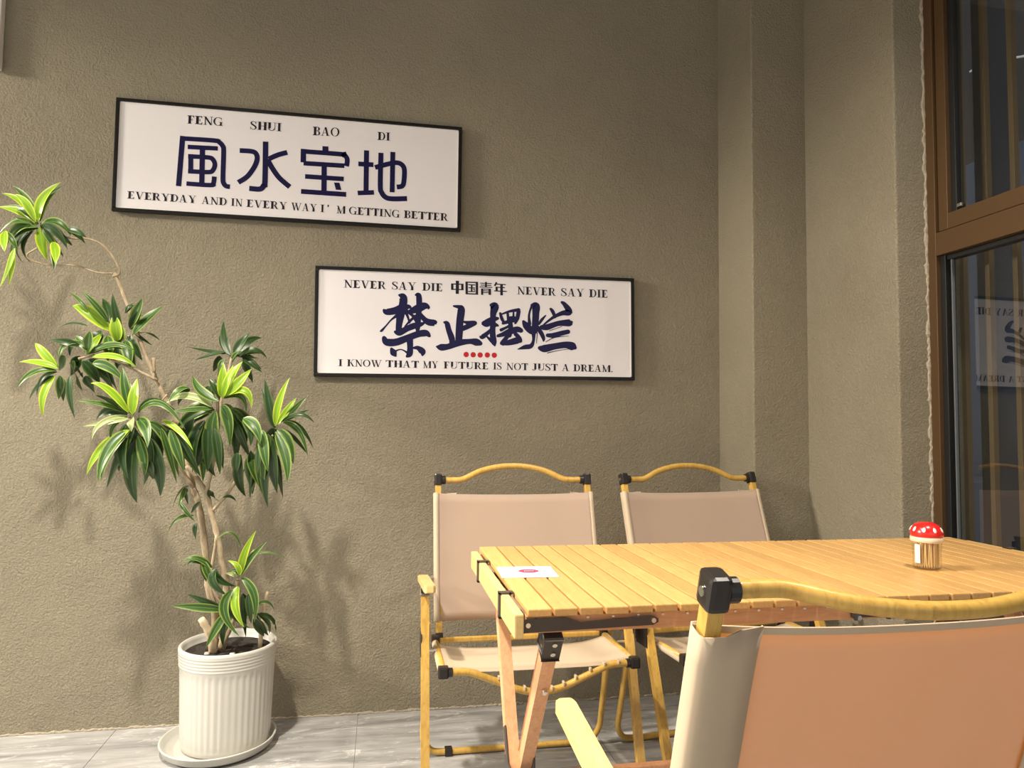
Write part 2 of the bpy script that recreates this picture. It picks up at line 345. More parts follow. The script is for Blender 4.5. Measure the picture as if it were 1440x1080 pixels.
# ================================================================ SIGNS
G1=[["S",[[222.5,118.9,17.9],[214.8,301.5,17.9]]],["S",[[216.0,128.1,16.7],[328.3,126.5,16.9],[346.4,131.8,16.9],[358.1,144.4,17.0],[361.9,163.4,17.0],[362.5,259.9,17.0],[366.1,280.6,17.0],[374.7,289.6,17.0],[387.3,291.3,17.1]]],["S",[[240.3,157.1,16.1],[341.9,154.7,16.3]]],["S",[[289.9,154.7,18.0],[291.9,288.9,18.1]]],["S",[[251.7,182.4,16.8],[253.7,251.7,16.8]]],["S",[[242.8,191.3,16.2],[309.3,190.0,16.3],[325.8,195.8,16.3],[333.8,214.5,16.3],[326.9,236.2,16.3],[310.8,243.4,16.3],[244.4,245.1,16.2]]],["S",[[240.5,290.2,16.2],[321.0,290.1,16.3],[331.2,282.0,16.3],[333.2,257.8,16.3]]],["S",[[504.5,115.6,19.1],[506.6,259.5,19.2],[502.2,279.3,19.1],[489.7,292.4,19.1],[453.2,292.3,19.0]]],["S",[[416.2,155.9,17.7],[458.8,155.8,17.8],[473.6,164.3,17.8],[477.2,183.6,17.8],[469.3,210.2,17.8],[451.8,240.6,17.8],[437.1,256.9,17.8],[414.8,273.3,17.7]]],["S",[[581.1,149.4,18.0],[547.9,161.8,18.0],[517.5,178.9,17.9]]],["S",[[512.9,180.8,18.5],[530.6,212.1,18.6],[556.1,246.2,18.6],[593.4,276.9,18.7]]],["S",[[715.5,115.5,21.5],[715.9,137.1,21.5]]],["S",[[628.9,141.0,17.5],[767.7,140.7,17.8],[783.8,143.4,17.8],[793.7,154.3,17.8],[795.0,169.2,17.9],[792.7,184.4,17.9]]],["S",[[637.8,131.7,19.4],[638.4,182.1,19.4]]],["S",[[639.4,185.0,17.2],[785.3,183.3,17.5]]],["S",[[712.8,182.1,19.0],[714.5,291.1,19.0]]],["S",[[646.1,233.9,17.3],[784.1,233.3,17.5]]],["S",[[633.3,290.6,17.9],[794.2,290.8,18.2]]],["P",[[749.2,249.1],[769.0,248.4],[776.9,275.0],[756.8,275.7]]],["S",[[835.3,172.2,17.9],[890.6,171.4,18.0]]],["S",[[864.2,118.7,18.6],[865.7,281.1,18.7]]],["S",[[835.6,282.4,17.3],[894.8,275.8,17.4]]],["S",[[917.2,123.6,18.7],[917.2,247.5,18.8],[922.6,274.0,18.8],[937.7,291.4,18.8],[962.4,295.5,18.9],[1016.9,290.7,19.0]]],["S",[[960.9,116.7,18.2],[961.3,270.7,18.2]]],["S",[[896.3,181.1,18.1],[953.4,161.3,18.2],[979.8,156.9,18.2],[997.2,164.8,18.3],[1005.1,183.8,18.3],[1003.6,228.0,18.3],[997.2,244.7,18.3],[978.1,249.3,18.2]]]]
G2=[["B",[[301.4,97.5,6.8],[316.4,103.8,27.1],[318.1,127.2,29.9],[309.3,168.8,29.9],[304.4,201.9,24.4],[302.0,223.9,21.7],[300.9,237.7,16.3]]],["B",[[247.0,155.5,10.8],[257.9,162.0,23.0],[287.5,157.0,27.1],[314.4,146.6,29.9],[338.7,140.4,16.3],[348.4,148.3,5.4]]],["B",[[303.9,168.9,16.3],[277.2,188.9,6.8],[256.0,214.1,5.9],[240.2,232.3,9.4],[233.5,234.3,2.2]]],["B",[[362.6,95.4,6.8],[375.0,97.8,20.5],[377.0,139.2,21.9],[374.7,172.4,20.5],[372.6,211.2,20.5],[371.5,233.3,10.9]]],["B",[[341.8,159.6,16.3],[368.9,147.7,30.1],[396.1,135.8,27.4],[411.3,140.9,13.7],[410.0,147.9,2.7]]],["B",[[374.6,161.4,16.4],[396.8,185.6,19.2],[413.5,196.3,24.7],[435.6,198.5,23.4],[439.7,201.1,8.3]]],["B",[[314.4,149.3,19.0],[331.0,168.1,10.9],[342.4,200.9,6.8]]],["B",[[363.8,172.7,9.6],[342.3,195.4,9.5],[323.6,215.1,3.3]]],["B",[[325.3,151.8,13.6],[352.9,173.0,10.9],[369.6,194.7,16.4]]],["B",[[288.7,235.2,10.8],[305.0,238.9,21.7],[331.9,223.2,21.8],[358.9,211.5,23.2],[383.4,205.4,16.4],[399.8,196.6,5.5]]],["B",[[248.7,258.0,16.2],[259.7,274.2,27.1],[294.7,273.5,27.2],[337.8,256.1,24.6],[375.8,241.4,24.6],[403.1,238.0,24.7],[417.0,248.8,11.0]]],["B",[[343.4,264.2,24.6],[345.2,294.4,21.9],[342.8,316.5,23.2],[333.4,326.3,10.9]]],["B",[[276.2,298.5,10.8],[284.5,313.4,24.5],[292.8,325.6,8.2]]],["B",[[292.5,306.4,6.8],[311.4,300.6,4.1],[330.5,309.8,6.8],[341.5,322.0,10.9]]],["B",[[357.4,294.2,8.2],[373.8,293.9,16.4],[390.4,307.4,24.7],[390.6,321.1,8.2]]],["B",[[470.1,194.8,8.3],[481.3,200.1,19.4],[488.6,224.9,20.8],[500.2,258.1,23.6],[497.6,272.0,16.6]]],["B",[[505.4,132.5,6.9],[526.4,136.0,16.6],[534.9,145.6,27.8],[529.9,190.4,27.8],[527.7,232.4,27.8],[525.4,271.5,25.1]]],["B",[[541.1,190.1,5.6],[563.6,195.1,16.7],[586.2,194.5,16.8],[589.0,200.1,8.4]]],["B",[[533.1,221.1,16.7],[558.2,209.3,19.5],[586.2,197.4,14.0]]],["B",[[442.4,287.0,5.5],[459.0,289.5,24.9],[486.6,286.2,22.2],[525.4,271.5,25.1],[567.4,265.0,19.6],[592.7,267.3,28.0],[609.8,272.5,16.8]]],["B",[[647.9,124.2,14.0],[662.2,129.4,32.4],[656.8,157.7,23.9],[655.8,191.6,21.1],[654.9,231.1,22.5],[659.6,264.7,22.6],[664.1,280.1,5.6]]],["B",[[619.0,195.4,19.6],[633.1,193.6,29.5],[652.9,180.4,22.5],[675.6,174.2,11.3]]],["B",[[661.6,197.1,16.9],[675.9,202.4,8.5]]],["B",[[606.9,246.2,8.4],[616.8,246.0,18.2],[642.0,225.7,14.1],[667.3,199.8,11.3]]],["B",[[630.9,242.9,5.6],[648.1,259.4,12.7],[659.7,270.4,11.3]]],["B",[[683.9,154.1,9.9],[689.9,173.8,12.7],[697.2,187.7,11.3]]],["B",[[685.4,159.8,5.6],[721.1,146.0,9.9],[757.1,139.3,14.2]]],["B",[[755.7,143.6,15.6],[750.2,172.1,15.6],[741.8,192.2,8.5]]],["B",[[712.6,153.3,9.9],[715.8,184.4,11.3]]],["B",[[735.6,149.8,7.1],[734.5,183.9,9.9]]],["B",[[693.0,193.5,9.9],[721.6,184.2,15.6],[744.6,180.8,9.9]]],["B",[[718.6,174.4,17.0],[738.7,169.6,14.2]]],["B",[[686.1,219.0,12.7],[704.6,210.1,9.9],[721.8,201.2,11.3]]],["B",[[721.6,184.2,17.0],[724.8,212.5,18.4],[719.4,240.9,17.0]]],["B",[[673.6,241.9,11.3],[693.5,235.8,17.0],[722.0,223.8,24.1],[750.7,214.7,22.8],[766.7,219.9,17.1]]],["B",[[722.1,229.5,14.2],[702.3,255.4,17.0],[693.9,269.7,22.7]]],["B",[[688.2,269.8,14.1],[716.8,266.4,21.3],[751.2,257.2,25.6],[764.2,259.7,14.3]]],["B",[[742.3,231.9,15.6],[756.9,245.7,15.7],[764.2,256.9,12.8]]],["B",[[804.7,119.3,8.6],[822.2,123.1,31.5],[822.6,153.0,27.2],[820.1,195.9,25.8],[814.6,227.3,17.2],[813.5,255.8,11.5],[803.6,277.4,17.2],[780.4,282.1,17.1],[751.6,291.1,2.8]]],["B",[[807.6,119.2,8.6],[796.4,156.6,8.6],[798.3,193.6,14.3]]],["B",[[773.5,182.8,11.4],[785.3,199.6,27.1],[805.8,219.0,27.2],[823.3,221.4,17.2]]],["B",[[862.1,157.6,4.3],[846.2,175.2,11.5],[834.7,192.6,8.6]]],["B",[[826.0,201.4,17.2],[843.8,226.7,17.2],[852.8,246.4,14.4],[852.9,257.8,5.8]]],["B",[[828.6,227.0,3.4],[825.3,267.0,2.3]]],["B",[[880.9,131.3,10.1],[889.9,142.5,14.4],[898.9,163.8,11.5]]],["B",[[924.9,104.1,10.1],[936.8,112.4,17.4],[954.9,140.6,26.1],[925.3,147.8,17.4],[890.1,165.4,11.5],[852.2,195.0,5.7]]],["B",[[843.6,203.8,17.2],[867.0,203.3,23.0],[911.0,187.8,20.2],[955.4,183.8,27.6],[965.7,180.6,11.6]]],["B",[[867.3,234.7,14.4],[890.8,234.2,18.8],[926.1,224.7,18.8],[952.7,218.4,17.4]]],["B",[[861.7,260.5,2.3],[896.8,242.6,3.5],[952.9,235.6,1.5]]],["B",[[875.9,217.3,2.3],[925.9,198.9,2.3]]],["B",[[835.7,283.9,14.4],[856.1,286.3,28.8],[897.1,276.9,24.6],[941.4,270.3,26.1],[968.1,275.5,32.1],[980.1,281.1,14.6]]],["B",[[868.0,303.2,3.5],[912.0,292.4,2.3],[956.3,285.8,1.7]]]]
G3=[["S",[[500.2,46.9,9.2],[500.5,71.6,9.2]]],["S",[[538.4,46.4,9.2],[538.8,71.2,9.2]]],["S",[[495.6,48.9,4.1],[543.1,48.6,4.2]]],["S",[[495.9,68.9,4.1],[543.4,69.1,4.2]]],["S",[[519.6,35.9,12.0],[519.4,85.8,12.0]]],["S",[[554.7,37.9,9.3],[555.3,86.0,9.3]]],["S",[[593.7,37.4,9.3],[594.3,86.1,9.3]]],["S",[[550.5,39.9,4.6],[598.0,39.5,4.6]]],["S",[[551.1,83.8,4.6],[598.6,84.1,4.7]]],["S",[[561.0,49.3,3.7],[587.7,49.3,3.7]]],["S",[[562.0,61.0,3.7],[587.0,61.1,3.7]]],["S",[[560.4,75.1,3.7],[588.5,75.1,3.7]]],["S",[[574.1,48.9,6.5],[574.0,74.6,6.5]]],["S",[[580.9,65.0,4.2],[586.6,70.9,4.2]]],["S",[[606.5,41.6,3.3],[650.6,41.8,3.3]]],["S",[[608.0,49.0,3.3],[649.2,49.0,3.3]]],["S",[[604.3,56.2,3.3],[653.1,56.3,3.3]]],["S",[[628.7,36.1,7.5],[628.5,57.2,7.5]]],["S",[[613.8,62.0,8.4],[614.2,86.4,8.4]]],["S",[[643.2,61.9,9.3],[643.5,85.4,9.3]]],["S",[[610.1,64.0,3.3],[647.0,63.6,3.3]]],["S",[[616.3,70.3,3.3],[643.3,70.8,3.3]]],["S",[[616.4,76.9,3.3],[643.4,76.9,3.3]]],["S",[[669.5,36.0,6.6],[662.1,50.4,6.6]]],["S",[[666.7,43.1,3.7],[705.4,43.6,3.8]]],["S",[[665.9,54.9,3.7],[701.7,55.6,3.8]]],["S",[[659.9,69.3,3.7],[709.1,69.9,3.8]]],["S",[[669.7,54.8,8.4],[669.9,70.4,8.4]]],["S",[[688.7,43.3,10.3],[689.2,85.7,10.3]]]]
DOTS=[[554.5,314.9],[580.9,315.3],[607.5,315.7],[634.9,315.2],[661.6,315.6]]
T1=[["FENG",235.6,72.4,355.4,70.5,30.1],["SHUI",449.9,74.7,558.5,73.2,30.6],["BAO",669.1,77.4,764.6,74.3,32.2],["DI",903.1,75.6,949.6,74.8,30.8],["EVERYDAY",48.9,357.4,275.2,359.2,26.6],["AND",292.5,359.4,378.3,360.1,27.1],["IN",392.5,360.2,431.5,360.5,27.4],["EVERY",445.7,360.6,585.5,361.8,27.5],["WAY",600.1,361.9,690.4,362.6,27.8],["I",703.4,362.7,717.6,362.8,28.1],["'",726.5,362.8,734.5,362.9,28.1],["M",761.3,363.2,792.4,363.5,28.2],["GETTING",805.6,363.6,990.7,365.1,28.3],["BETTER",1006.3,365.2,1171.3,366.5,28.7]]
T2=[["NEVER",102.3,76.7,254.1,77.4,28.9],["SAY",276.0,77.5,364.6,77.8,29.3],["DIE",387.8,77.9,463.9,78.2,29.5],["NEVER",749.6,79.4,901.5,80.1,30.3],["SAY",922.8,80.1,1015.2,80.5,30.7],["DIE",1035.9,80.6,1111.7,80.9,30.9],["I",86.8,366.1,101.6,366.2,25.3],["KNOW",117.2,366.3,241.9,367.1,25.4],["THAT",256.2,367.2,377.5,368.1,25.6],["MY",393.0,368.2,448.9,368.6,25.9],["FUTURE",469.7,368.7,639.2,369.9,26.0],["IS",657.0,370.0,690.0,370.2,26.4],["NOT",707.9,370.3,791.9,370.9,26.5],["JUST",808.2,371.0,909.1,371.7,26.7],["A",924.8,371.8,955.4,372.0,26.9],["DREAM.",971.2,372.1,1131.2,373.2,27.0]]
